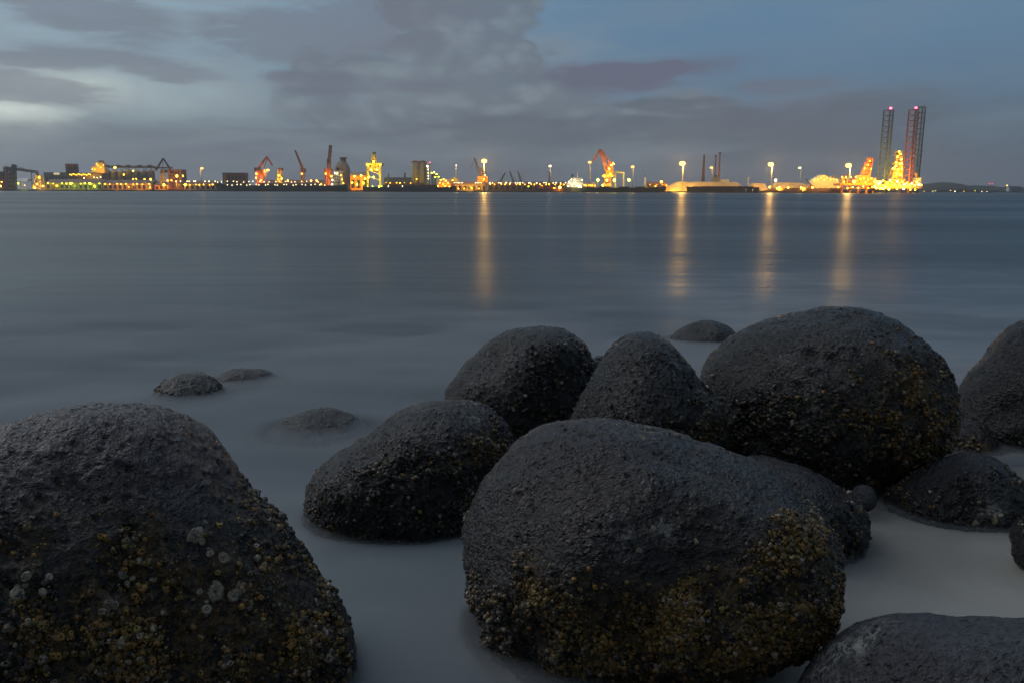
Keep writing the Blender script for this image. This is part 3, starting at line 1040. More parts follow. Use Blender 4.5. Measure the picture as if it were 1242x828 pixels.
def hall(name, label, cat, x0, ytop, x1, ybase, Y, dep, wall, roof, eave=0.62, group=None, nwin=0, ground_=True, lamps=0, lcol=None):
    """long building: wall, ridge roof, windows or door openings"""
    t = thing(name, label, cat, base((x0 + x1) / 2, Y), group)
    a, b2 = at(x0, ybase, Y), at(x1, ybase, Y)
    z1 = at((x0 + x1) / 2, ytop, Y + dep / 2).z
    z0 = QZ if ground_ else a.z
    ze = z0 + (z1 - z0) * eave
    MB().box(a.x, b2.x, Y, Y + dep, z0, ze).build('wall', wall, t)
    MB().gable(a.x, b2.x, Y, Y + dep, ze + 0.02, z1).build('roof', roof, t)
    if nwin:
        W = (b2.x - a.x) / nwin
        for i in range(nwin):
            MB().box(a.x + W * (i + .22), a.x + W * (i + .78), Y - 0.12, Y + 0.2, z0 + (ze - z0) * .15, z0 + (ze - z0) * .72).build('doorway', 'window', t)
    for i in range(lamps):
        q = Vector((a.x + (b2.x - a.x) * (i + .5 + .22 * math.sin(i * 4.1)) / lamps, Y - 1.2, ze - .5 - .4 * (i % 2)))
        MB().ball(q, .55).build('lamp', lampm((lcol or (YEL, SOD))[i % 2], 14.0 + 10 * (i % 3 == 0)), t, True)
    return t


def block(name, label, cat, x0, ytop, x1, Y, dep, wall, nx=0, ny=0, cap='dark', group=None, ybase=None, wmat='window'):
    """upright building: wall, parapet roof, rows of windows"""
    t = thing(name, label, cat, base((x0 + x1) / 2, Y), group)
    a, b2 = at(x0, 231, Y), at(x1, 231, Y)
    z1 = at((x0 + x1) / 2, ytop, Y).z
    z0 = QZ if ybase is None else at(x0, ybase, Y).z
    MB().box(a.x, b2.x, Y, Y + dep, z0, z1).build('wall', wall, t)
    MB().box(a.x - .3, b2.x + .3, Y - .3, Y + dep + .3, z1 + 0.01, z1 + 0.7).build('roof', cap, t)
    if nx:
        yb = 229 if ybase is None else ybase
        windows(t, x0 + .4, ytop + 1, x1 - .4, yb - 1, Y, nx, ny, wmat)
    return t


def beam(parent, p, watts, col, size=1.0, aim=None, angle=130):
    """a real lamp belonging to the thing: all round, or a floodlight aimed along `aim`"""
    lt = bpy.data.lights.new('floodlight_beam', 'SPOT' if aim is not None else 'POINT')
    lt.energy = watts
    lt.color = col
    lt.shadow_soft_size = size
    ob = bpy.data.objects.new('floodlight_beam', lt)
    COL.objects.link(ob)
    ob.parent = parent
    ob.location = Vector(p) - Vector(parent.location)
    if aim is not None:
        lt.spot_size = math.radians(angle)
        lt.spot_blend = 0.6
        ob.rotation_euler = Vector(aim).to_track_quat('-Z', 'Y').to_euler()


def flood(px, py, Y, watts, col, aim=(0, 1, 0.05), angle=140, parent=None):
    beam(parent, at(px, py, Y), watts * 0.20, col, 0.8, aim, angle)


def mast(label, px, py, Y, col, s, r=1.7, group='tall floodlight masts along the far quay', heads=3):
    b_ = base(px, Y)
    top = at(px, py, Y)
    t = thing('floodlight_mast', label, 'light mast', b_, group)
    foot = Vector((b_.x, Y, QZ))
    top = Vector((top.x, Y, top.z))
    MB().lathe(foot, [(0.75, 0), (0.55, (top.z - QZ) * .5), (0.38, top.z - QZ - 1.0)], 10).build('mast', 'pale', t, True)
    MB().lathe(top - Vector((0, 0, 1.0)), [(0.3, 0), (r * .7, 0.3), (r * .7, 0.55), (0.3, 0.8)], 14).build('head_frame', 'dark', t)
    for k in range(heads):
        a_ = math.radians(-90 + (k - (heads - 1) / 2) * (62 if heads > 2 else 120))
        off = Vector((math.cos(a_) * r * .6, math.sin(a_) * r * .6, 0.35 + .25 * (k == 1)))
        MB().ball(top + off, r * (1.0 if s > 300 else 0.74)).build('lamp', lampm(STAR if col is YEL else col, 6.0 if s > 300 else 3.2), t, True)
    # the light the lamps throw over yard and water
    beam(t, top + Vector((0, -4.0, -1.0)), s * (330.0 if s > 300 else 40.0), STAR if col is YEL else (1, .75, .40), 1.1)
    return t


def post(label, px, py, Y, col, s, r=0.9, ybase=231, group='low yard lamps along the far shore', z0=None):
    b_ = base(px, Y)
    p = at(px, py, Y)
    t = thing('lamp_post', label, 'lamp', b_, group)
    z0 = QZ if z0 is None else z0
    MB().bar((p.x, Y, z0), (p.x, Y, max(p.z, z0 + 1)), 0.4, 0.28).build('post', 'pale', t)
    MB().bar((p.x, Y, max(p.z, z0 + 1)), (p.x, Y - 1.4, max(p.z, z0 + 1) + .3), 0.25).build('bracket', 'pale', t)
    MB().ball((p.x, Y - 1.7, max(p.z, z0 + 1)), r * .9).build('lamp', lampm(col, round(s * DIM, 1)), t, True)
    return t


def line_px(px0, py0, px1, py1, Y0, Y1=None):
    return at(px0, py0, Y0), at(px1, py1, Y1 or Y0)


# ------------------------------------------------------------------ ground of the far shore
xa, xb = at(-420, 231, 1085).x, at(1062, 231, 1085).x
MB().box(xa, xb, 1085, 1900, -5, QZ).build('quay', 'quay', None, kind='structure')
# headland to the right, ridge with a ragged wooded outline
hx = np.linspace(at(1085, 232, 2500).x, at(1650, 232, 2500).x, 220)
prof = np.interp(hx, [at(p, 232, 2500).x for p in (1085, 1118, 1140, 1158, 1172, 1185, 1197, 1215, 1230, 1260, 1400, 1650)],
                 [7, 17, 24, 31, 29, 17, 20, 21, 16, 15, 20, 14])
vs, fs = [], []
rows = 24
for j in range(rows):
    v_ = j / (rows - 1)
    yy = 2460 + 700 * v_
    env = math.sin(math.pi * min(1, v_ * 1.6 + 0.06) ** 0.7) if v_ < 0.6 else max(0.0, 1 - (v_ - 0.6) / 0.4) * 0.9
    for i, x_ in enumerate(hx):
        vs.append((x_, yy, -3 + 4.2 * min(1, v_ * 22) + max(0, prof[i]) * env))
va = np.array(vs)
va[:, 2] += np.where(va[:, 2] > 2, 2.6 * fbm(va * 0.05, 4, 3), 0)
for j in range(rows - 1):
    for i in range(len(hx) - 1):
        fs.append((j * len(hx) + i, j * len(hx) + i + 1, (j + 1) * len(hx) + i + 1, (j + 1) * len(hx) + i))
MB().add(va, fs).build('headland', 'hill', None, True, kind='structure')

# ------------------------------------------------------------------ left end
t = block('brick_building', 'brick building lit orange at the far left end of the shore', 'building', -6, 209, 6, 1110, 18, 'brick', 4, 4)
lamp(t, 2, 221, 1102, .8, SOD, 90)
block('silo_tower', 'pale square tower beside the dark ship loader', 'tower', 6.5, 204, 14.5, 1120, 12, 'tan', 2, 5)

t = thing('ship_loader', 'dark ship loader with a long sloping conveyor gallery', 'loader', base(18, 1095))
MB().truss(base(17, 1095), at(17, 200, 1095), 4.5, 3.6, 7, .8).build('tower', 'dark', t)
MB().truss(at(6, 203.5, 1095), at(46, 209, 1095), 2.6, 2.6, 14, .7).build('conveyor_gallery', 'dark', t)
MB().bar(at(44, 209, 1095), at(47, 214, 1095), 2.0).build('spout', 'dark', t)
MB().bar(at(17, 200.5, 1095), at(36, 207.5, 1095), .5).build('stay', 'dark', t)
for px in (38, 44):
    MB().bar(at(px, 209, 1095), base(px + 1.5, 1095), 1.0).build('leg', 'dark', t)
t = thing('canopy_tent', 'white open-sided tent glowing yellow-green', 'tent', base(25, 1098))
a, b2 = at(19, 222, 1098), at(32, 222, 1098)
MB().gable(a.x, b2.x, 1098, 1112, at(25, 220, 1098).z, at(25, 216.5, 1105).z, .4).build('roof', 'white', t)
for px in (19.4, 23.4, 27.4, 31.4):
    MB().bar(base(px, 1098.5), at(px, 220, 1098.5), .5).build('leg', 'white', t)
lamp(t, 22, 222.5, 1094, .9, GRN, 90); lamp(t, 30, 225, 1095, .6, SOD, 60)
t = thing('lattice_tower', 'yellow-lit lattice tower at the foot of the conveyor', 'tower', base(47.5, 1096))
MB().truss(base(47.5, 1096), at(47.5, 213, 1096), 11, 5, 4, .9).build('frame', 'yellow', t)
for px, py in ((45, 223.5), (47.3, 215.5), (52, 226), (42, 228)):
    lamp(t, px, py, 1088, .95, YEL if px != 47.3 else GRN, 140)
flood(46, 225, 1078, 110000, YEL, parent=t)
flood(26, 227, 1080, 40000, GRN, parent=t)
hall('warehouse', 'long brown-roofed warehouse under greenish light at the left', 'warehouse', 56, 217.5, 124, 231, 1100, 30, 'grey', 'rust', group='long quayside warehouses', nwin=12, lamps=9, lcol=(GRN, YEL))
flood(72, 226, 1082, 60000, GRN, parent=bpy.context.scene.objects['warehouse'])
flood(98, 226, 1082, 90000, GRN, parent=bpy.context.scene.objects['warehouse'])
hall('warehouse', 'long warehouse lit orange in front of the row of silos', 'warehouse', 125.5, 218.5, 184, 231, 1100, 30, 'tan', 'brown', group='long quayside warehouses', nwin=10, lamps=9)
flood(140, 227, 1082, 90000, SOD, parent=bpy.context.scene.objects['warehouse.001'])
flood(168, 227, 1082, 120000, SOD, parent=bpy.context.scene.objects['warehouse.001'])
t = block('hall', 'blue-grey hall with one pale lit sign on its top edge', 'hall', 55, 210, 83, 1140, 30, 'blue', 7, 1)
MB().pbox(65, 209.8, 72, 212, 1139.4, .5).build('sign_panel', glow_mat('lit_sign', (1, .8, .45), 0.8), t)
block('block_tower', 'reddish brown block tower with flat roof above the hall', 'tower', 82, 199.5, 92.5, 1160, 12, 'brick', 3, 4)
t = thing('process_plant', 'process plant with rows of bare bulbs and a lit stepped tower', 'plant', base(105, 1130))
flood(105, 214, 1118, 130000, YEL, parent=t)
flood(120, 206, 1122, 70000, YEL, parent=t)
MB().pbox(84, 210, 125, 231, 1132, 14, QZ).build('building', 'brown', t)
for i, y0 in enumerate((211, 214.5, 217.5)):
    MB().pbox(83.5 + i, y0, 126 - i, y0 + .5, 1128, 4).build('walkway', 'dark', t)
MB().pbox(112, 202, 127, 210, 1134, 10).build('lower_stage', 'tan', t)
MB().pbox(116, 197.5, 125, 202, 1135, 8).build('upper_stage', 'tan', t)
MB().pbox(119.5, 195, 124, 197.5, 1136, 5).build('roof_house', 'dark', t)
for i in range(13):
    lamp(t, 84.8 + i * 2.05, 211.9 + .7 * math.sin(i * 2.1), 1126, .62, YEL, 60)
for px, py in ((112, 205.5), (115, 205.8), (119, 201.2), (122, 203.5), (125.5, 200.4), (117, 199.2), (114, 215.3), (118, 215.8), (122, 215.0), (102, 216.2)):
    lamp(t, px, py, 1128, .62, YEL if py < 210 else WHT, 60)
for i in range(7):
    px = 131 + i * 9.0
    lab = ['grey silo nearest the lit process plant, first of the row of silos', 'grey silo second from the process plant in the row of silos',
           'grey silo third from the process plant in the row of silos', 'grey silo in the middle of the row of silos',
           'grey silo third from the derrick end of the row of silos', 'grey silo second from the derrick end of the row of silos',
           'grey silo at the derrick end of the row of silos'][i]
    s_ = thing('silo', lab, 'silo', base(px, 1150), 'row of grain silos behind the warehouse')
    r_ = 4.0 * 1150 / F
    zt = at(px, 205.5 + (i % 3) * .5, 1150).z - QZ
    c_ = base(px, 1150)
    MB().lathe(c_, [(r_, 0), (r_, zt - 3), (r_ * 1.03, zt - 2.9), (r_ * 1.03, zt - 2.4)], 24).build('shell', 'silo', s_, True)
    MB().lathe(c_ + Vector((0, 0, zt - 2.35)), [(r_, 0), (r_ * .25, 2.6), (r_ * .2, 3.4)], 24).build('roof', 'silo', s_)
t = thing('conveyor_bridge', 'covered conveyor bridge running over the silo tops', 'conveyor', base(160, 1158))
MB().truss(at(128, 202.5, 1158), at(188, 203, 1158), 2.4, 2.4, 26, .6).build('gallery', 'dark', t)
for px in (128.5, 143, 155, 169, 181):
    MB().pbox(px - 2, 200.3, px + 2, 203.6, 1156.5, 4).build('head_house', 'dark', t)
for px in (152.5, 154.5, 177):
    MB().bar(base(px, 1156), at(px, 203, 1156), 1.1).build('pipe', 'pale', t)
for px, py in ((139.5, 203.5), (150, 212), (161.5, 207.5)):
    lamp(t, px, py, 1136, 1.5 if py < 205 and px < 145 else .8, YEL, 160)
t = thing('derrick_crane', 'dark A-frame derrick crane standing over the silo end', 'crane', base(197, 1105))
for q in ((189, 207), (207, 206.5)):
    MB().truss(at(q[0], q[1], 1105), at(198, 192.3, 1105), 1.6, 1.0, 8, .5).build('frame_leg', 'dark', t)
MB().truss(at(187, 203.8, 1105), at(209, 203.8, 1105), 1.6, 1.6, 10, .5).build('boom', 'dark', t)
MB().truss(base(197, 1105), at(197, 207, 1105), 5, 4, 4, .8).build('pedestal', 'tan', t)
MB().pbox(194, 206, 200.5, 210, 1103, 7).build('cab', 'dark', t)
MB().bar(at(198, 192.3, 1105), at(197, 206, 1105), .5).build('stay', 'dark', t)
t = block('brick_building', 'orange-lit brick building beside the A-frame derrick', 'building', 205, 206.5, 222, 1112, 16, 'brick', 5, 5)
lamp(t, 214.5, 213.8, 1100, 1.5, YEL, 200); lamp(t, 208, 219, 1104, .9, SOD, 120)
flood(212, 222, 1088, 110000, SOD, parent=t)
flood(195, 225, 1086, 70000, YEL, parent=t)
hall('shed', 'low tan shed with a bulb row between the brick building and the dark green ship', 'shed', 224, 219.5, 262, 231, 1100, 22, 'tan', 'brown', group='low sheds on the quay', nwin=6, lamps=7)
hall('shed', 'low orange-lit shed at the foot of the A-frame derrick', 'shed', 188, 221.5, 204, 231, 1098, 18, 'orange', 'rust', group='low sheds on the quay', nwin=3)
LP = [('greenish lamp on a short post before the long warehouse, nearer the hall', 86.5, 222.7, GRN, 150, .95), ('greenish lamp on a short post before the long warehouse, nearer its middle', 109.3, 222.8, GRN, 150, .85),
      ('yellow lamp by the orange end of the warehouse', 183.5, 217.8, YEL, 150, 1.0), ('small yellow lamp before the warehouse under the silos', 176, 217.6, YEL, 90, .7),
      ('tiny yellow lamp under the third silo', 166, 217.2, YEL, 90, .6), ('tiny yellow lamp under the fourth silo', 162, 217.2, YEL, 90, .55), ('greenish lamp low beside the derrick pedestal', 199.5, 224.3, GRN, 170, 1.1),
      ('small orange lamp above the greenish one by the derrick', 204, 219.3, SOD, 120, .8), ('bright greenish lamp at the foot of the brick building', 225, 224.3, GRN, 170, 1.1),
      ('yellow lamp just right of the brick building roof line', 222.5, 213.5, GRN, 100, .7), ('orange lamp low at the far left end of the shore', 1.5, 226, SOD, 140, 1.1)]
for lab, px, py, c_, s_, r_ in LP:
    post(lab, px, py, 1090, c_, s_, r_)
t = thing('bulb_string', 'string of white bulbs hung along the low sheds', 'string of lights', base(240, 1092))
MB().bar(at(213, 219.8, 1092), at(262, 219.8, 1092), .2).build('cable', 'dark', t)
for px in (213.5, 219, 227, 229.5, 235, 237, 248.5, 253.5, 261):
    lamp(t, px, 220.2, 1091.5, .62, WHT, 45)
for px in (214, 238, 262):
    MB().bar(base(px, 1092), at(px, 219.8, 1092), .35).build('post', 'pale', t)

# ------------------------------------------------------------------ ships
def hull(px0, px1, ydeck, yw, Y, beam, mat, parent, bow=-1, sheer=2.0, rake=5.0):
    """boat-shaped hull: bow at px0 (-1) or px1 (+1)"""
    xw0, xw1 = at(px0, yw, Y).x, at(px1, yw, Y).x
    zd = at((px0 + px1) / 2, ydeck, Y).z
    n = 28
    vs, fs = [], []
    for i in range(n + 1):
        t_ = i / n
        u = t_ if bow < 0 else 1 - t_              # 0 at the bow
        half = beam / 2 * min(1, (u / 0.16) ** 0.6 if u > 0 else 0.02) * (1 if u < 0.93 else 1 - (u - .93) * 2.5)
        half = max(half, 0.15)
        x_ = xw0 + (xw1 - xw0) * t_
        z1 = zd + sheer * max(0, 1 - u / 0.18) ** 1.5 + sheer * .4 * max(0, (u - .9) / .1)
        xt = x_ + (rake * max(0, 1 - u / .12)) * (-1 if bow < 0 else 1)
        for (xx, hh, zz) in ((x_, half * .75, -3.0), (x_, half * .95, 0.3), (xt, half, z1 - .02)):
            vs += [(xx, Y + beam / 2 - hh, zz), (xx, Y + beam / 2 + hh, zz)]
    for i in range(n):
        o = i * 6
        p = o + 6
        fs += [(o, p, p + 2, o + 2), (o + 2, p + 2, p + 4, o + 4), (o + 1, o + 3, p + 3, p + 1), (o + 3, o + 5, p + 5, p + 3), (o + 4, p + 4, p + 5, o + 5)]
    fs += [(0, 2, 4, 5, 3, 1), tuple(n * 6 + k for k in (0, 1, 3, 5, 4, 2))]
    MB().add(vs, fs).build('hull', mat, parent)
    return zd


Y = 1045
t = thing('cargo_ship', 'long dark green cargo ship with bow to the left and two rows of deck lights', 'ship', Vector((at(340, 231, Y).x, Y, 0)))
zd = hull(262, 421, 225.2, 231.6, Y, 24, 'green', t, -1, 3.0, 6)
for px in (290, 327, 351, 375):
    MB().pbox(px - 13, 222.6, px + 9, 225.2, Y + 5, 13, zd).build('hatch_cover', 'rust', t)
MB().bar(at(273, 225, Y + 10), at(273, 211.5, Y + 10), 1.0, .5).build('foremast', 'yellow', t)
for i in range(22):
    px = 276 + i * 5.6 + 1.4 * math.sin(i * 3.3)
    lamp(t, px, 224.4 + .55 * math.sin(i * 1.9), Y - 1.0, .60, WHT, 30)
for i in range(20):
    px = 263 + i * 6.4 + 1.2 * math.cos(i * 2.3)
    lamp(t, px, 220.6 + .5 * math.cos(i * 1.3), Y + 12, .60, WHT, 30)
ac = MB().pbox(403, 209, 413.5, 226, Y + 6, 14, zd).build('deckhouse', 'white', t)
for k, yy in enumerate((211, 214.4, 217.8, 221.2)):
    for i in range(4):
        px = 404.6 + i * 2.5
        MB().pbox(px - .5, yy - .7, px + .5, yy + .7, Y + 5.85, .3).build('window', 'window', ac)
MB().pbox(401, 207.6, 415.5, 209, Y + 4.5, 9).build('bridge', 'white', t)
MB().pbox(408, 203.6, 411, 207.6, Y + 12, 4).build('funnel', 'dark', t)
for px, py in ((402.5, 224), (405.5, 226.2), (408.5, 226.4), (411.5, 226), (406, 210.5), (409, 210.8), (413.5, 213), (415, 218), (416.5, 222.5), (403, 218.5)):
    lamp(t, px, py, Y + 1.5, .8, WHT if py > 224 or px < 410 else YEL, 70)
block('shed', 'plain dark brown block building behind the dark green ship bow', 'building', 271, 210.4, 298, 1112, 14, 'rust', 6, 2)

# ------------------------------------------------------------------ cranes of the left half
t = thing('harbour_crane', 'orange harbour crane with a folded jib above the dark green ship', 'crane', base(315, 1090))
MB().truss(base(316, 1090), at(316, 207, 1090), 7.5, 6.5, 5, .9).build('pedestal', 'orange', t)
MB().pbox(311.5, 206, 320, 214, 1087, 9).build('machine_house', 'orange', t)
MB().truss(at(313, 206, 1090), at(323.5, 190.5, 1090), 2.4, 1.6, 9, .55).build('boom', 'orange', t)
MB().truss(at(323.5, 190.5, 1090), at(330.5, 201, 1090), 1.8, 1.0, 6, .5).build('jib', 'orange', t)
MB().bar(at(320, 205, 1090), at(325, 191.5, 1090), .6).build('stay', 'dark', t)
MB().pbox(308.5, 203.5, 312, 208, 1089, 5).build('counterweight', 'rust', t)
flood(318, 220, 1074, 120000, SOD, (0, 1, .25), parent=t)
for px, py in ((311, 211), (316.5, 219), (310.5, 216)):
    lamp(t, px, py, 1082, .9, SOD, 170)
t = thing('derrick_tower', 'short yellow-lit derrick tower between two cranes', 'tower', base(339.5, 1088))
MB().truss(base(339.5, 1088), at(339.5, 205.5, 1088), 5.5, 4.2, 6, .8).build('frame', 'yellow', t)
MB().pbox(336.8, 204, 342.2, 206.6, 1085, 6).build('head_house', 'rust', t)
flood(339, 219, 1074, 90000, YEL, (0, 1, .2), parent=t)
for px, py in ((338, 213), (341.5, 217), (339.5, 224)):
    lamp(t, px, py, 1083, .9, YEL, 170)
t = thing('boom_crane', 'single-boom crane with its straight boom raised to the left', 'crane', base(367, 1088))
MB().truss(at(358, 182.5, 1088), at(367.5, 206, 1088), 1.2, 2.6, 12, .55).build('boom', 'orange', t)
MB().truss(base(367, 1088), at(367, 205, 1088), 3.4, 3.4, 6, .7).build('tower', 'tan', t)
MB().pbox(364.5, 204.5, 370, 209, 1086, 6).build('cab', 'rust', t)
lamp(t, 366, 211, 1080, .8, SOD, 140)
flood(366, 222, 1072, 60000, SOD, (0, 1, .5), parent=t)
t = thing('luffing_crane', 'tallest rust-red crane with an upright boom beside the dome', 'crane', base(399, 1088))
MB().truss(at(398.5, 205, 1088), at(401, 176.5, 1088), 3.2, 2.6, 11, .75).build('boom', 'rust', t)
MB().truss(base(398.5, 1088), at(398.5, 205, 1088), 5.2, 4.6, 5, .9).build('tower', 'orange', t)
MB().pbox(396.5, 193, 401, 199, 1086.5, 4).build('machine_house', 'rust', t)
MB().pbox(393, 205, 402.5, 217, 1090.5, 8).build('base_house', 'orange', t)
flood(398, 218, 1070, 140000, SOD, (0, 1, .5), parent=t)
for px, py in ((395, 211), (402, 214)):
    lamp(t, px, py, 1082, .9, SOD, 200)
t = thing('dome_silo', 'big dark dome with a small square cupola on top', 'dome', base(416.5, 1160))
r_ = 9.8 * 1160 / F
hz_ = at(416, 195, 1160).z - QZ
MB().lathe(base(416, 1160), [(r_, 0), (r_, hz_ * .55), (r_ * .95, hz_ * .70), (r_ * .80, hz_ * .84), (r_ * .55, hz_ * .95), (r_ * .25, hz_)], 32).build('shell', 'concrete', t, True)
MB().pbox(413, 192, 418.5, 198, 1157, 7).build('cupola', 'dark', t)
MB().pbox(412, 191, 419.5, 192.2, 1156, 9).build('cupola_roof', 'dark', t)
t = hall('shed', 'open-fronted shed glowing orange between the dome and the gantry crane', 'shed', 425, 209, 446, 231, 1105, 20, 'orange', 'tan', eave=.8, group='low sheds on the quay', nwin=3)
for px, py in ((430, 214), (438, 213), (443, 217), (427, 222), (433, 224)):
    lamp(t, px, py, 1096, 1.1, YEL, 190)
flood(434, 222, 1086, 220000, YEL, parent=t)
t = hall('shed', 'long dark shed behind the derrick and the straight-boom crane', 'shed', 322, 218.5, 394, 231, 1115, 20, 'brown', 'rust', group='low sheds on the quay', nwin=9, lamps=13)
for px in (349, 377.5, 384):
    lamp(t, px, 219.5, 1106, 1.0, SOD, 140)
flood(345, 226, 1096, 50000, SOD, parent=t)
flood(380, 226, 1096, 60000, SOD, parent=t)
t = thing('gantry_crane', 'bright yellow-green portal gantry crane with a peaked head', 'crane', base(453, 1078))
for px in (445.5, 461.5):
    for dy in (0, 12):
        MB().bar(at(px, 230, 1078 + dy), at(px + (.6 if px < 450 else -.6), 199, 1078 + dy), 2.1).build('leg', 'yellow', t)
MB().pbox(443.5, 198, 463.5, 201, 1077, 14).build('portal_beam', 'yellow', t)
MB().pbox(448, 201.2, 459, 208, 1079, 10).build('machine_house', 'tan', t)
MB().truss(at(453.5, 198, 1084), at(453.5, 186, 1084), 7, 3, 4, .8).build('head_frame', 'yellow', t)
MB().pbox(451.8, 184.6, 455.4, 188, 1082, 4).build('head_house', 'dark', t)
for py in (206, 213.5):
    MB().bar(at(446, py, 1078), at(461, py + 6, 1078), .8).build('brace', 'yellow', t)
for px, py, c_ in ((446, 200.5, GRN), (453, 196.5, GRN), (461, 200.5, GRN), (450, 206, YEL), (447.5, 215, YEL), (460, 226.5, GRN), (453, 215, YEL), (457, 206, YEL)):
    lamp(t, px, py, 1069, 1.1, c_, 230)
flood(453, 222, 1056, 260000, GRN, (0, 1, .35), parent=t)
flood(453, 205, 1058, 160000, YEL, (0, 1, .1), parent=t)
Y = 1048
t = thing('barge', 'long low slate-blue barge moored under the yellow-green gantry crane', 'barge', Vector((at(496, 231, Y).x, Y, 0)))
zd = hull(440, 551, 227.2, 231.8, Y, 18, 'navy', t, 1, 1.2, 3)
MB().pbox(464, 224.4, 530, 227.2, Y + 5, 9, zd).build('hold_coaming', 'brown', t)
for px in (446, 452, 463, 471, 488):
    lamp(t, px, 226.2, Y - 1, .6, GRN if px < 465 else WHT, 50)
t = thing('derrick_mast', 'thin dark derrick mast leaning right of the gantry crane', 'mast', base(469, 1085))
MB().truss(base(467.5, 1085), at(471.5, 210.5, 1085), 2.2, .8, 7, .45).build('mast', 'dark', t)
MB().bar(base(473, 1085), at(471.5, 211, 1085), .5).build('stay', 'dark', t)
t = thing('derrick_mast', 'thin dark derrick mast just left of the twin silos', 'mast', base(490.5, 1085))
MB().truss(base(489.5, 1085), at(491.3, 210, 1085), 2.2, .9, 7, .5).build('mast', 'dark', t)
hall('shed', 'low dark sheds between the gantry crane and the twin silos', 'shed', 466, 215.5, 500, 231, 1120, 20, 'brown', 'dark', group='low sheds on the quay', nwin=4, lamps=6)
for px, lab in ((504.5, 'tall brown-grey silo, the left of a close pair'), (513, 'tall brown-grey silo, the right of a close pair, by the stair tower')):
    s_ = thing('silo', lab, 'silo', base(px, 1125), 'pair of tall silos')
    r_ = 4.9 * 1125 / F
    zt = at(px, 197, 1125).z - QZ
    MB().lathe(base(px, 1125), [(r_, 0), (r_, zt)], 26).build('shell', 'concrete', s_, True)
    MB().lathe(base(px, 1125) + Vector((0, 0, zt + .02)), [(r_ * 1.05, 0), (r_ * 1.05, .8), (r_ * .3, 2.2)], 26).build('roof', 'rust', s_)
    MB().pbox(px - 3, 222, px + 3, 229, 1118, 1.5).build('lean_to', 'brown', s_)
t = thing('stair_tower', 'slim stair tower beside the twin silos, with white lights down its side', 'tower', base(519.5, 1118))
MB().truss(base(519, 1118), at(519, 199, 1118), 4.5, 4.5, 9, .7).build('frame', 'grey', t)
MB().bar(at(521.5, 199, 1118), at(521.5, 196.5, 1118), .4).build('aerial', 'red', t)
lamp(t, 521.6, 197.3, 1116, .8, RED, 30); lamp(t, 518.4, 202, 1112, 1.1, WHT, 110)
for py in (206, 210, 213.5, 217):
    lamp(t, 519.5, py, 1112, .6, WHT, 70)
lamp(t, 505.3, 217.6, 1112, .7, YEL, 110)
t = thing('conveyor_plant', 'green-lit conveyor plant sloping down right of the stair tower', 'plant', base(528, 1108))
MB().truss(at(523, 209, 1108), at(534, 217, 1108), 3, 2.5, 7, .7).build('conveyor', 'teal', t)
MB().truss(base(526, 1108), at(526, 209, 1108), 5, 4, 5, .8).build('tower', 'teal', t)
MB().bar(base(533, 1108), at(533, 216.5, 1108), 1).build('leg', 'teal', t)
for px, py in ((523.5, 210), (526.5, 209.4), (529.5, 211.5), (528, 215), (532, 214.8)):
    lamp(t, px, py, 1100, .8, GRN if px != 526.5 else WHT, 110)

# ------------------------------------------------------------------ middle
t = thing('work_shed', 'orange-lit work shed crowded with bulbs behind the barge stern', 'shed', base(538, 1092))
a, b2 = at(530.5, 231, 1092), at(547, 231, 1092)
MB().box(a.x, b2.x, 1092, 1104, QZ, at(538, 221, 1092).z).build('wall', 'orange', t)
MB().gable(a.x, b2.x, 1092, 1104, at(538, 221, 1092).z + .02, at(538, 217.4, 1098).z).build('roof', 'tan', t)
for px, py in ((531, 226), (533.5, 222), (535, 218.5), (538, 217.8), (541, 219.5), (543.5, 222.5), (537, 223.5), (540, 226), (545, 226.5), (532, 229)):
    lamp(t, px, py, 1086, .85, SOD if (px * 2) % 2 else YEL, 100)
flood(538, 224, 1076, 150000, SOD, parent=t)
t = thing('storage_tank', 'low round yellow storage tank at the foot of a floodlight mast', 'tank', base(551, 1115))
zt = at(551, 215.8, 1115).z - QZ
MB().lathe(base(551, 1115), [(6.6, 0), (6.6, zt * .8)], 28).build('shell', 'yellow', t, True)
MB().lathe(base(551, 1115) + Vector((0, 0, zt * .8 + .02)), [(6.7, 0), (3.6, zt * .15), (.4, zt * .2)], 28).build('roof', 'yellow', t, True)
lamp(t, 549, 219, 1102, .8, YEL, 130)
t = hall('transit_shed', 'transit shed with a row of white eave lights under the lattice crane', 'shed', 549, 220.5, 590, 231, 1098, 22, 'tan', 'brown', eave=.7, nwin=7)
for i in range(12):
    lamp(t, 551 + i * 1.7 + (14 if i > 6 else 0), 221.9 + .2 * (i % 2), 1095, .5, WHT, 40)
for px in (556, 563, 572, 581):
    lamp(t, px, 229, 1094, .7, SOD, 110)
flood(570, 227, 1080, 110000, YEL, parent=t)
t = thing('lattice_crane', 'dark lattice crane beside the first starry floodlight', 'crane', base(583, 1110))
MB().truss(at(583, 214, 1110), at(575.5, 192, 1110), 2.6, 1.0, 10, .5).build('boom', 'dark', t)
MB().bar(at(575.5, 192, 1110), at(571.5, 204, 1110), .5).build('hoist_rope', 'dark', t)
MB().truss(base(584, 1110), at(584, 206, 1110), 4.5, 3, 6, .7).build('tower', 'rust', t)
MB().bar(at(579, 203, 1110), at(590, 209, 1110), 1.2).build('counter_jib', 'dark', t)
MB().pbox(579, 214, 592, 221.5, 1106, 10).build('base_house', 'orange', t)
lamp(t, 588, 213, 1098, .9, SOD, 160)
flood(586, 218, 1090, 90000, SOD, (0, 1, .2), parent=t)
mast('starry floodlight mast beside the dark lattice crane, brightest of the middle stretch', 587.3, 196, 1092, YEL, 330, 2.4)
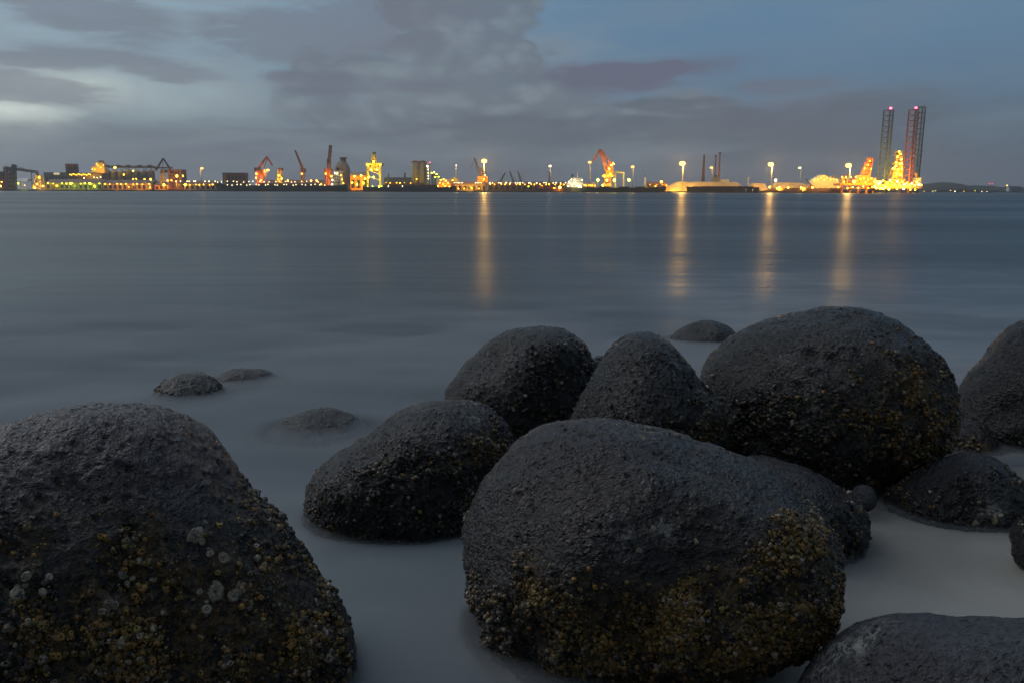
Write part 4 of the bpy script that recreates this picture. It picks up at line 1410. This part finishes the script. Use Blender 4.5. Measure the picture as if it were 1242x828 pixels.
for (xb0, xt, yt, lab, m_) in ((607, 613, 209.5, 'distant dark crane with boom raised right, first of three', 'dark'), (623, 618, 208, 'distant dark crane with boom raised left, middle of three', 'dark'),
                               (632, 628, 208, 'distant reddish crane with boom raised left, last of three', 'red')):
    t = thing('distant_crane', lab, 'crane', base(xb0, 1250), 'three distant cranes')
    MB().truss(at(xb0, 221, 1250), at(xt, yt, 1250), 1.8, .8, 8, .5).build('boom', m_, t)
    MB().truss(base(xb0, 1250), at(xb0, 220, 1250), 4, 3, 3, .7).build('tower', m_, t)
    MB().bar(at(xt, yt, 1250), at(xb0 + (4 if xt < xb0 else -4), 221, 1250), .4).build('stay', m_, t)
t = hall('transit_shed', 'very long dark transit shed with a broken line of white lights', 'shed', 592, 220.5, 688, 231, 1102, 24, 'brown', 'brown', eave=.75, nwin=14, lamps=16)
for i, px in enumerate((594, 597.5, 605, 607.5, 614, 619, 625, 628, 631, 634, 641.5, 643, 651, 660, 662.5, 671, 674.5, 680, 686)):
    lamp(t, px, 222.1 + .25 * math.sin(i * 2.7), 1099, .6 if i % 4 else .8, WHT, 45)
lamp(t, 641, 226.4, 1096, .8, GRN, 70)
t = thing('brick_chimney', 'slim brick chimney standing right behind a floodlight mast', 'chimney', base(666.3, 1130))
zt = at(666, 207, 1130).z - QZ
MB().lathe(base(666.2, 1130), [(1.6, 0), (1.2, zt - 1.5)], 14).build('shaft', 'red', t, True)
MB().lathe(base(666.2, 1130) + Vector((0, 0, zt - 1.48)), [(1.5, 0), (1.5, 1.4)], 14).build('cap', 'dark', t)
Y = 1055
t = thing('work_boat', 'rust-orange work boat with one dazzling lamp low over the water', 'boat', Vector((at(665, 232, Y).x, Y, 0)))
zd = hull(648, 685, 229.3, 232.3, Y, 9, 'rust', t, -1, 1.5, 2)
MB().pbox(652, 225.5, 660, 229.4, Y + 2, 5, zd).build('wheelhouse', 'orange', t)
MB().pbox(661.5, 227, 675, 229.4, Y + 2.5, 4, zd).build('deck_cargo', 'red', t)
MB().bar(at(656, 225.5, Y + 4), at(656, 219.5, Y + 4), .4).build('mast', 'dark', t)
lamp(t, 679, 227.6, Y - 2, 1.9, SOD, 280); lamp(t, 672.5, 228.3, Y - 1, .8, SOD, 160); lamp(t, 657, 225.5, Y - 1, .5, SOD, 90)
Y = 1046
t = thing('tanker', 'olive-hulled ship with white stern superstructure, black funnel and long clear deck', 'ship', Vector((at(745, 232, Y).x, Y, 0)))
zd = hull(685, 806, 227.8, 232.7, Y, 22, 'olive', t, 1, 2.0, 5)
for (x0, y0, x1, y1) in ((688, 222.5, 708, 227.8), (690, 219, 706.5, 222.5), (693, 216.2, 706, 219)):
    d_ = MB().pbox(x0, y0, x1, y1 + .05, Y + 6 + (227 - y0) * .2, 11).build('deckhouse', 'white', t)
    for i in range(6):
        px = x0 + (i + .5) * (x1 - x0) / 6
        MB().pbox(px - .55, (y0 + y1) / 2 - .7, px + .55, (y0 + y1) / 2 + .6, Y + 5.8 + (227 - y0) * .2, .3).build('window', 'window', d_)
MB().lathe(at(694.3, 216, Y + 12), [(1.4, 0), (1.3, 4.5), (1.0, 5.0)], 14).build('funnel', 'dark', t)
MB().bar(at(700.4, 216, Y + 10), at(700.4, 209, Y + 10), .7, .3).build('mast', 'white', t)
for px, py in ((690, 221), (693, 218), (697, 218.2), (700, 225), (703, 225.5), (706, 218.4), (694, 224.5), (705, 227), (689, 226), (698, 221.5), (702, 227)):
    lamp(t, px, py, Y + 1, .7, WHT, 60)
flood(698, 222, Y - 10, 90000, WHT, parent=t)
for px in (712, 733, 757, 777):
    MB().pbox(px - 6, 226.6, px + 6, 227.8, Y + 6, 8, zd).build('hatch_cover', 'brown', t)
hall('shed', 'low shed glowing yellow just right of the white ship superstructure', 'shed', 708, 222, 722, 231, 1096, 14, 'yellow', 'tan', eave=.75, group='low sheds on the quay', nwin=4, lamps=6)
mast('floodlight mast in front of the brick chimney', 667.2, 202, 1094, WHT, 130, 1.6)
mast('slim single-lamp mast between the yellow tank and the twin silos', 553.3, 201, 1094, WHT, 90, 1.2, heads=1)
mast('twin-lamp mast just left of the dark green ship bow', 245, 205, 1098, YEL, 150, 1.7, heads=2)
mast('floodlight mast beside the folded orange crane', 325, 207, 1096, YEL, 170, 1.8)
mast('floodlight mast just left of the big orange double-jib crane', 715.2, 197.5, 1092, YEL, 190, 1.8)
mast('floodlight mast just right of the big orange double-jib crane', 767.2, 203, 1092, YEL, 150, 1.8)
t = thing('double_jib_crane', 'biggest orange crane with a double jib bent like a knee over its lit pedestal', 'crane', base(742, 1086))
MB().truss(at(736.5, 209, 1086), at(728, 182, 1086), 3.4, 2.4, 12, .7).build('boom', 'orange', t)
MB().truss(at(728, 181.5, 1086), at(719.5, 196, 1086), 2.4, 1.4, 7, .6).build('jib', 'orange', t)
MB().truss(at(729, 182, 1086), at(741, 200, 1086), 1.6, 1.6, 9, .5).build('tie_frame', 'orange', t)
MB().pbox(734.5, 206, 744, 213.5, 1082, 10).build('machine_house', 'orange', t)
MB().truss(at(739, 206, 1086), at(742, 198, 1086), 6, 4, 3, .9).build('mast_frame', 'orange', t)
MB().pbox(741, 197.5, 744, 201, 1085, 4).build('counterweight', 'rust', t)
MB().truss(base(736, 1086), at(737.5, 213, 1086), 8, 6.5, 5, 1.0).build('pedestal', 'orange', t)
MB().pbox(730.5, 212.5, 745, 214.5, 1081, 12).build('slew_platform', 'yellow', t)
MB().pbox(731, 222.5, 742, 230, 1080.5, 12).build('base_house', 'tan', t)
for px, py in ((739, 205), (741.5, 200.5), (733, 214), (736, 219), (744, 199), (731, 225), (740, 211.5)):
    lamp(t, px, py, 1074, 1.1, YEL, 210)
lamp(t, 743.4, 197, 1084, .6, RED, 25)
flood(737, 217, 1064, 220000, YEL, (0, 1, .35), parent=t)
flood(735, 204, 1070, 70000, SOD, (0, 1, .4), parent=t)
t = thing('portal_frame', 'pale steel portal frame standing right of the biggest orange crane', 'gantry', base(751, 1092))
for px in (746.5, 756.5):
    MB().bar(base(px, 1092), at(px, 210, 1092), 1.5).build('leg', 'white', t)
MB().pbox(745.5, 208.5, 757.5, 210.5, 1091, 3).build('beam', 'white', t)
for lab, px, py in (('yellow-green floodlight left of the biggest orange crane', 725, 218.5), ('yellow-green floodlight between the crane and the pale portal frame', 745, 218.8), ('yellow-green floodlight under the right-hand mast beyond the portal frame', 762.7, 218.6)):
    t = post(lab, px, py, 1072, GRN, 300, 1.5, group='yellow-green deck floodlights', z0=zd)
t = thing('beacon_tower', 'little white beacon tower behind the olive ship foredeck', 'beacon', base(782, 1120))
zt = at(782, 215, 1120).z - QZ
MB().lathe(base(782, 1120), [(1.7, 0), (1.1, zt)], 14).build('tower', 'white', t, True)
MB().lathe(base(782, 1120) + Vector((0, 0, zt + .02)), [(1.5, 0), (1.5, .4), (.8, .5), (.8, 2.2), (.1, 3.0)], 14).build('lantern', 'dark', t)
hall('shed', 'brown shed lit orange at the foot of the sand heaps', 'shed', 786, 221, 809, 231, 1098, 16, 'orange', 'rust', eave=.7, group='low sheds on the quay', nwin=5, lamps=6)
post('orange lamp between the beacon tower and the sand heap', 802, 220.8, 1094, SOD, 170, 1.3)

# ------------------------------------------------------------------ sand heaps
def heap(label, x0, xt0, xt1, x1, ytop, Y, dep, seed):
    t = thing('sand_heap', label, 'sand heap', base((x0 + x1) / 2, Y), 'stockpiles of sand')
    X0, A, B_, X1 = (at(p, 230, Y).x for p in (x0, xt0, xt1, x1))
    zt = at((xt0 + xt1) / 2, ytop, Y).z
    nx_, ny_ = 60, 18
    vs, fs = [], []
    for j in range(ny_ + 1):
        for i in range(nx_ + 1):
            x_ = X0 + (X1 - X0) * i / nx_
            yv = j / ny_
            pr = np.interp(x_, [X0, A, B_, X1], [0, 1, 1, 0]) * min(1, yv * 2.6, (1 - yv) * 2.6)
            vs.append((x_, Y + dep * yv, QZ - .05 + (zt - QZ) * pr))
    va = np.array(vs)
    va[:, 2] += np.where(va[:, 2] > QZ + .3, 0.55 * fbm(va * 0.11, 4, seed), 0)
    for j in range(ny_):
        for i in range(nx_):
            o = j * (nx_ + 1) + i
            fs.append((o, o + 1, o + nx_ + 2, o + nx_ + 1))
    MB().add(va, fs).build('heap', 'sand', t, True)
    return t


HEAP = heap('long flat-topped sand heap under the second starry floodlight', 797, 826, 898, 912, 220.7, 1096, 46, 3)
flood(818, 229, 1082, 420000, YEL, (0.2, 1, .1), parent=HEAP)
flood(850, 229, 1082, 200000, YEL, (0, 1, .1), parent=HEAP)
heap('small low sand heap between the two long ones', 906, 916, 930, 938, 222.3, 1104, 34, 5)
HEAP = heap('long sand heap right of the third starry floodlight, steep bright left slope', 928, 948, 975, 1010, 221.6, 1098, 46, 7)
flood(945, 229, 1084, 400000, YEL, (0.2, 1, .1), parent=HEAP)
flood(975, 229, 1084, 210000, YEL, (0, 1, .1), parent=HEAP)
t = thing('conveyor_shed', 'low brown feeder shed at the left toe of the long sand heap', 'shed', base(797, 1092))
MB().pbox(785, 225.5, 806, 231, 1092, 6, QZ).build('wall', 'tan', t)
MB().pbox(784.5, 224.6, 806.5, 225.4, 1091.6, 7).build('roof', 'rust', t)
lamp(t, 795, 226, 1087, .8, SOD, 130)
mast('starry floodlight mast planted before the long flat-topped sand heap', 827.4, 199, 1090, YEL, 420, 2.5)
mast('starry floodlight mast between two sand heaps', 934.8, 200, 1090, YEL, 400, 2.4)
mast('small floodlight mast beside the two thin chimneys', 862.8, 204, 1150, YEL, 150, 1.7)
mast('white twin-headed floodlight mast on the right sand heap', 969.8, 204.3, 1140, WHT, 80, 1.7, heads=2)
mast('starry floodlight mast beside the orange drilling derrick', 1029, 201.5, 1072, YEL, 430, 2.5)
post('small white lamp between the third starry mast and the twin-headed mast', 940.3, 219, 1092, WHT, 200, 1.3)
for lab, px, py in (('low orange lamp at the foot of the right heap, first from the left', 933, 227.3), ('low orange lamp at the foot of the right heap, second from the left', 945, 227.6), ('low orange lamp at the foot of the right heap, third from the left', 955.5, 227.7),
                    ('low orange lamp at the foot of the right heap, bright one', 971.3, 227.7), ('low orange lamp beside the small boom crane', 985, 227.7), ('low orange lamp just left of the lit platform', 1016, 228.2)):
    post(lab, px, py, 1088, SOD, 170, 1.0, group='low orange lamps at the foot of the heaps')
for px, yt, r_, lab, m_ in ((852.2, 188, 1.2, 'thin lattice chimney left of the small floodlight mast', 'rust'), (866.2, 190.5, .9, 'thin chimney just right of the small floodlight mast', 'rust'),
                        (871, 187, 1.1, 'tallest thin chimney with a dark top, right of the small floodlight mast', 'red')):
    t = thing('chimney', lab, 'chimney', base(px, 1160), 'thin chimneys behind the sand heap')
    zt = at(px, yt, 1160).z - QZ
    if px < 860:
        MB().truss(base(px, 1160), base(px, 1160) + Vector((0, 0, zt)), 4.0, 1.3, 14, .4).build('lattice', m_, t)
        MB().lathe(base(px, 1160), [(.7, 0), (.6, zt + 1)], 10).build('flue', m_, t, True)
    else:
        MB().lathe(base(px, 1160), [(r_ * 1.3, 0), (r_, zt)], 12).build('shaft', m_, t, True)
        MB().lathe(base(px, 1160) + Vector((0, 0, zt + .02)), [(r_ * 1.2, 0), (r_ * 1.6, .6), (r_ * 1.6, 2.2)], 12).build('cap', 'dark' if r_ > 1 else m_, t)
t = thing('plant_house', 'little dark plant house at the foot of the tallest thin chimney', 'building', base(868, 1150))
MB().pbox(865, 215, 873, 222, 1150, 8, QZ).build('wall', 'grey', t)
MB().pbox(866.5, 212.5, 869.5, 215, 1152, 4).build('roof_house', 'dark', t)
t = thing('plant_house', 'low pale plant house with an aerial, right of the thin chimneys', 'building', base(880, 1150))
MB().pbox(873.5, 218, 884, 222, 1151, 8, QZ).build('wall', 'white', t)
MB().bar(at(876, 218, 1153), at(876, 210.5, 1153), .4).build('aerial', 'white', t)
Y = 1052
t = thing('hopper_barge', 'dark rusty hopper barge lying before the long flat-topped sand heap', 'barge', Vector((at(878, 233, Y).x, Y, 0)))
zd = hull(836, 921, 227.4, 233.0, Y, 16, 'rust', t, -1, .6, 2.5)
MB().pbox(842, 226.2, 914, 227.4, Y + 3, 10, zd).build('hold_coaming', 'brown', t)
t = thing('dark_bund', 'long dark earth bund along the water under the right sand heap', 'bund', base(975, 1086))
va, fs = [], []
for i in range(61):
    px = 922 + i * 1.75
    x_ = at(px, 232, 1086).x
    hh = 4.6 * min(1, i / 12) * min(1, (60 - i) / 8 + .3) + .5 * math.sin(i * 1.7)
    va += [(x_, 1084.5, -2), (x_, 1086.5, QZ + max(.2, hh)), (x_, 1090, QZ + max(.2, hh * .9)), (x_, 1094, QZ - .1)]
for i in range(60):
    o = i * 4
    fs += [(o + k, o + 4 + k, o + 5 + k, o + 1 + k) for k in range(3)]
MB().add(va, fs).build('bank', 'rust', t)
for k, (px, lab) in enumerate(((904.7, 'white mooring marker standing in the water, first of three'), (912.8, 'white mooring marker standing in the water, middle of three'), (921.3, 'white mooring marker standing in the water, last of three'))):
    t = thing('mooring_marker', lab, 'marker', Vector((at(px, 233, 1046).x, 1046, 0)), 'white mooring markers')
    zt = at(px, 229.8 + .6 * (k == 1), 1046).z
    x_ = at(px, 233, 1046).x
    MB().lathe((x_, 1046, -2), [(.55, 0), (.5, zt + 1.2)], 12).build('pile', 'pale', t, True)
    MB().lathe((x_, 1046, zt - .78), [(.75, 0), (.75, .7), (.1, 1.2)], 12).build('cap', 'white', t)
t = thing('light_post', 'bare thin white post on the ridge between the sand heaps', 'post', base(907, 1120))
MB().bar(base(907.3, 1120), at(907.3, 216, 1120), .6).build('post', 'white', t)
MB().bar(at(906.3, 216.2, 1120), at(908.3, 216.2, 1120), .4).build('crossbar', 'white', t)
t = thing('boom_crane', 'small dark crane with a thin boom leaning left on the right sand heap', 'crane', base(984, 1090))
MB().truss(at(984, 226, 1090), at(977.5, 217, 1090), 1.4, .6, 7, .4).build('boom', 'dark', t)
MB().pbox(982, 225.2, 987, 228, 1089, 5).build('cab', 'rust', t)
MB().pbox(981.5, 228.1, 987.5, 230, 1088.6, 6, QZ).build('track', 'dark', t)

# ------------------------------------------------------------------ white ship, platform and rig
Y = 1110
t = thing('white_ship', 'white many-decked ship seen over the right sand heap, lit from stem to stern', 'ship', Vector((at(1005, 231, Y).x, Y, QZ)))
MB().pbox(985, 219.3, 1022, 226, Y, 14, QZ).build('hull', 'white', t)
for (x0, y0, x1, y1) in ((986.5, 216.8, 1016, 219.3), (990, 214.6, 1008, 216.8), (994, 212.6, 1003, 214.6)):
    d_ = MB().pbox(x0, y0, x1, y1 + .05, Y + 2 + (219 - y0) * .4, 9).build('deckhouse', 'white', t)
    nw = int((x1 - x0) / 2.4)
    for i in range(nw):
        px = x0 + (i + .5) * (x1 - x0) / nw
        MB().pbox(px - .5, y0 + .8, px + .5, y0 + 1.5, Y + 1.85 + (219 - y0) * .4, .3).build('window', 'window', d_)
MB().bar(at(1002.5, 213, Y + 8), at(1002.5, 208.5, Y + 8), .6, .3).build('mast', 'dark', t)
MB().pbox(1010.5, 213, 1013, 216.8, Y + 6, 4).build('funnel', 'tan', t)
for px, py in ((988, 218.2), (992, 218), (996, 215.8), (999, 213.6), (1003, 215.9), (1007, 218), (1011, 217.5), (1015, 218.6), (1000, 218.2), (1019, 220.5)):
    lamp(t, px, py, Y - 4, .7, YEL, 75)
flood(995, 218.6, Y - 14, 20000, YEL, parent=t)
flood(1011, 218.6, Y - 14, 14000, YEL, parent=t)
Y = 1064
t = thing('work_platform', 'brilliantly lit orange work platform crowded with machinery', 'platform', Vector((at(1040, 232, Y).x, Y, 0)))
for px in (1021, 1031, 1041, 1051, 1059):
    MB().bar((at(px, 232, Y + 3).x, Y + 3, -3), at(px, 224.5, Y + 3), 1.8).build('leg', 'orange', t)
MB().pbox(1019, 222.6, 1063, 225, Y, 22).build('deck', 'orange', t)
MB().pbox(1020, 228, 1062, 229.6, Y + 1, 20).build('lower_deck', 'rust', t)
for (x0, y0, x1, m_) in ((1021, 216.5, 1028, 'tan'), (1036, 217, 1042, 'orange'), (1042.5, 212.5, 1055, 'orange'), (1055.5, 216, 1062.5, 'tan'), (1024, 212.8, 1026.5, 'red'), (1029.5, 219, 1035, 'rust')):
    MB().pbox(x0, y0, x1, 222.7, Y + 5, 10).build('machine_house', m_, t)
for (x0, y0, x1) in ((1030, 213.8, 1039), (1043, 217.4, 1054)):
    MB().pbox(x0, y0, x1, y0 + .7, Y + 3, 3).build('walkway', 'dark', t)
lp = [(1021.5, 214.8), (1026, 215.5), (1032, 215), (1036, 220.5), (1038, 214.8), (1044, 217.5), (1048, 216.5), (1053, 218.5), (1057, 217), (1061, 219.2), (1050, 221.5), (1024, 221),
      (1028, 228.6), (1034, 227.5), (1041, 228.3), (1047, 226.6), (1053, 228), (1058, 227), (1062, 224.6)]
for i, (px, py) in enumerate(lp):
    lamp(t, px, py, Y - 5, .8 if i != 3 else 1.9, YEL if i % 2 else SOD, 170 if i != 3 else 240)
for px in (1026, 1040, 1054):
    flood(px, 219, Y - 13, 150000, SOD if px != 1040 else YEL, parent=t)
t = thing('drilling_derrick', 'orange striped drilling derrick leaning on the lit work platform', 'derrick', Vector((at(1052, 222, Y).x, Y, at(1052, 212.5, Y).z)))
MB().truss(at(1049.5, 212.4, Y + 10), at(1056, 192, Y + 10), 8.5, 4.5, 8, 1.0).build('frame', 'orange', t)
MB().pbox(1053.3, 191.6, 1058, 193, Y + 7, 6).build('crown_block', 'red', t)
for py, d_ in ((197.5, 0), (202.5, -1.4), (207.5, -2.8)):
    MB().pbox(1050.5 + d_, py, 1058.2 + d_ * .7, py + .8, Y + 5, 9).build('platform', 'red', t)
for px, py in ((1053, 200), (1049, 204.5), (1056.5, 205), (1055, 196)):
    lamp(t, px, py, Y, .7, YEL, 110)
flood(1051, 208, Y - 10, 140000, SOD, (0, 1, .4), parent=t)
Y = 1058
t = thing('jack_up_rig', 'jack-up drilling rig with tall dark lattice legs, red lights on top and a blazing deck', 'oil rig', Vector((at(1088, 232, Y).x, Y, 0)))
zdk = at(1088, 224.2, Y).z
MB().box(at(1061, 228, Y).x, at(1118.5, 228, Y).x, Y, Y + 46, zdk - 5.0, zdk).build('hull', 'tan', t)
MB().box(at(1063, 228, Y).x, at(1116, 228, Y).x, Y + 2, Y + 44, zdk - 7.0, zdk - 5.02).build('keel_frame', 'dark', t)


def rig_leg(pxb, pxt, ytop, YY, w, mb_t, mat):
    """triangular lattice leg: three chords, level frames and X bracing"""
    p0 = at(pxb, 232, YY)
    p0 = Vector((p0.x, YY, -4.0))
    zt = at(pxt, ytop, YY).z
    mb = MB()
    R_ = w / math.sqrt(3)
    cor = [Vector((R_ * math.sin(a), R_ * math.cos(a), 0)) for a in (math.radians(k) for k in (75, 195, 315))]
    n = int((zt + 4) / 6.6)
    for c_ in cor:
        mb.bar(p0 + c_, Vector((p0.x, p0.y, zt)) + c_, 1.25 * mb_t)
    for k in range(1, n + 1):
        za, zb = -4 + (zt + 4) * (k - 1) / n, -4 + (zt + 4) * k / n
        for i in range(3):
            a_, b_ = cor[i], cor[(i + 1) % 3]
            A1, B1 = Vector((p0.x, p0.y, zb)) + a_, Vector((p0.x, p0.y, zb)) + b_
            mb.bar(A1, B1, .62 * mb_t)
            A0, B0 = Vector((p0.x, p0.y, za)) + a_, Vector((p0.x, p0.y, za)) + b_
            M_ = (A1 + B1) / 2
            mb.bar(A0, M_, .30 * mb_t); mb.bar(B0, M_, .30 * mb_t)
    o = mb.build('leg', mat, t)
    return o, Vector((p0.x, p0.y, zt))


L1, T1 = rig_leg(1070.0, 1078, 133.5, Y + 12, 11.5, 1.0, 'teal')
L2, T2 = rig_leg(1100.0, 1107, 133, Y + 8, 11.5, 1.0, 'red')
L3, T3 = rig_leg(1108.0, 1113, 130, Y + 38, 11.5, 1.0, 'teal')
for T_, px, py in ((T1, 0, 0), (T2, 0, 0)):
    MB().bar(T_, T_ + Vector((0, 0, 2.2)), .4).build('beacon_mast', 'red', t)
    MB().ball(T_ + Vector((0, -3.5, 1.6)), 1.5).build('beacon', lampm(RED, 14), t, True)
dr = MB().truss((at(1087.5, 224, Y + 8).x, Y + 14, zdk + 6), at(1091, 186, Y + 14), 13, 4.5, 8, 1.0).build('derrick', 'yellow', t)
for yy, w_ in ((188, 3.4), (197.5, 4.6), (205, 6.0)):
    cx_ = 1088.6 + (205 - yy) * .11
    MB().pbox(cx_ - w_, yy, cx_ + w_, yy + .9, Y + 9, 10).build('platform', 'yellow', dr)
MB().pbox(1087, 183.5, 1094.5, 186.4, Y + 11, 6).build('crown', 'yellow', dr)
MB().pbox(1079, 217.5, 1098, 224.3, Y + 6, 18).build('drill_floor', 'orange', t)
for (x0, y0, x1, m_) in ((1062, 219.5, 1068, 'white'), (1111, 216, 1117, 'white'), (1073, 220, 1078.5, 'yellow'), (1098.5, 220.5, 1104, 'tan'), (1105, 221.5, 1110.5, 'orange')):
    MB().pbox(x0, y0, x1, 224.3, Y + 3, 12).build('machine_house', m_, t)
MB().truss(at(1113, 216, Y + 6), at(1110, 210, Y + 6), 2, 1.2, 4, .5).build('deck_crane', 'yellow', t)
rl = [(1063, 228.2), (1067.5, 228.6), (1071, 229.2), (1066, 223.5), (1074, 227), (1078, 229.5), (1061.5, 226)]
for px, py in rl:
    lamp(t, px, py, Y - 5, 1.5, YEL, 220)
rl2 = [(1068, 221.5), (1071, 219.5), (1076, 222.5), (1079.5, 219), (1082, 221.8), (1085, 224), (1088.5, 220.5), (1091, 223.7), (1094.5, 221), (1097, 224), (1100.5, 222.2), (1103.5, 224.5), (1106, 222.8),
       (1109, 225), (1112, 221), (1114.5, 224.2), (1117.4, 224.6), (1088, 229.6), (1096, 229.8), (1104, 230), (1110, 230.4)]
for i, (px, py) in enumerate(rl2):
    lamp(t, px, py, Y - 4, .95, YEL if i % 3 else WHT, 170)
dl = [(1090.5, 184.3), (1092, 187), (1088.8, 190.5), (1093.2, 193.5), (1087, 197), (1091.5, 199), (1085, 204), (1089.5, 206), (1094, 205), (1083, 204.8), (1086.5, 201.5), (1093.6, 198.8), (1087.4, 211), (1092, 212.5)]
for i, (px, py) in enumerate(dl):
    lamp(t, px, py, Y + 2, 1.05, YEL, 190)
for px in (1066, 1080, 1094, 1108):
    flood(px, 221, Y - 14, 230000, YEL if px != 1094 else SOD, parent=t)
flood(1089, 212, Y - 8, 240000, YEL, (0, 1, .5), parent=t)
for px in (1069, 1100, 1108):
    flood(px, 219, Y - 10, 230000, SOD, (0, .7, 1), 80, parent=t)

# ------------------------------------------------------------------ lights and houses along the headland
HL = [('faint yellow light at the foot of the headland nearest the rig', 1121, 232.4, YEL), ('pale light low under the highest part of the headland, left one', 1131.5, 232.3, WHT), ('greenish light low under the highest part of the headland', 1134.5, 231.6, GRN),
      ('small greenish-white light below the wooded summit', 1153, 231.4, WHT), ('brightest white light at the headland waterline', 1158.3, 232.4, WHT), ('yellow light right of the brightest headland light', 1169, 232.4, YEL),
      ('greenish light below the dip in the wooded ridge', 1182.5, 231.6, GRN), ('pale light at the water right of the dip in the ridge', 1191, 232.5, WHT), ('faint pale light far right along the headland foot', 1197, 232.6, WHT)]
for i, (lab, px, py, c_) in enumerate(HL):
    p = at(px, py, 2440)
    t = thing('shore_light', lab, 'light', Vector((p.x, 2440, 0)), 'lights along the foot of the headland')
    MB().bar((p.x, 2441, -3), (p.x, 2441, max(2.2, p.z)), .5).build('post', 'dark', t)
    MB().ball((p.x, 2440, max(2.4, p.z)), 1.5 if i == 4 else 1.0).build('lamp', lampm(c_, 6.0), t, True)
for lab, px, py, c_, st in (('red warning light on the ridge, left of a pair', 1200, 223.0, RED, 3), ('red warning light on the ridge, right of a pair', 1203.5, 223.2, RED, 3), ('warm white hilltop light above the right headland', 1221.5, 225.2, YEL, 12)):
    p = at(px, py, 2700)
    t = thing('hilltop_light', lab, 'light', Vector((p.x, 2700, 4)), 'lights on the headland ridge')
    MB().bar((p.x, 2701, 3), (p.x, 2701, p.z), .8).build('mast', 'dark', t)
    MB().ball((p.x, 2700, p.z), 1.6).build('lamp', lampm(c_, float(st)), t, True)
for lab, x0, y0, x1, m_, nx_, ny_ in (('pale low building among the trees at the right end of the headland', 1223.5, 226.2, 1226.8, 'white', 3, 2), ('long grey building at the right end of the headland', 1227.5, 226.8, 1238, 'grey', 8, 2),
                                 ('small bright pale building at the right edge of the headland', 1238.8, 228.6, 1244, 'white', 4, 1)):
    t = thing('distant_building', lab, 'building', Vector((at((x0 + x1) / 2, 230, 2445).x, 2445, 0)), 'buildings on the headland')
    MB().pbox(x0, y0, x1, 232.5, 2445, 14).build('wall', m_, t)
    MB().pbox(x0 - .2, y0 - .4, x1 + .2, y0 - .01, 2444.6, 15).build('roof', 'dark', t)
    windows(t, x0 + .2, y0 + .8, x1 - .2, 231.5, 2445, nx_, ny_)


# ------------------------------------------------------------------ the air over the strait
mm = bpy.data.materials.new('haze')
mm.use_nodes = True
t = NT(mm.node_tree)
mm.node_tree.nodes.remove(mm.node_tree.nodes['Principled BSDF'])
pv = t.n('ShaderNodeVolumePrincipled')
pv.inputs['Color'].default_value = (0.90, 0.93, 0.97, 1)
pv.inputs['Density'].default_value = 0.00015
pv.inputs['Anisotropy'].default_value = 0.65
t.put(mm.node_tree.nodes['Material Output'].inputs['Volume'], pv.outputs[0])
MB().box(-3400, 3400, -20, 3400, -8, 140).build('haze', mm, None, kind='stuff')

# ------------------------------------------------------------------ render settings
vs = sc.view_settings
vs.view_transform = 'Standard'
vs.look = 'None'
vs.exposure = 0.0
vs.gamma = 1.0
vs.use_curve_mapping = False
sc.render.engine = 'CYCLES'
cy = sc.cycles
cy.use_denoising = True
cy.max_bounces = 6
cy.diffuse_bounces = 2
cy.glossy_bounces = 3
cy.transparent_max_bounces = 12
cy.caustics_reflective = False
cy.caustics_refractive = False
cy.sample_clamp_indirect = 3.0
cy.use_light_tree = True
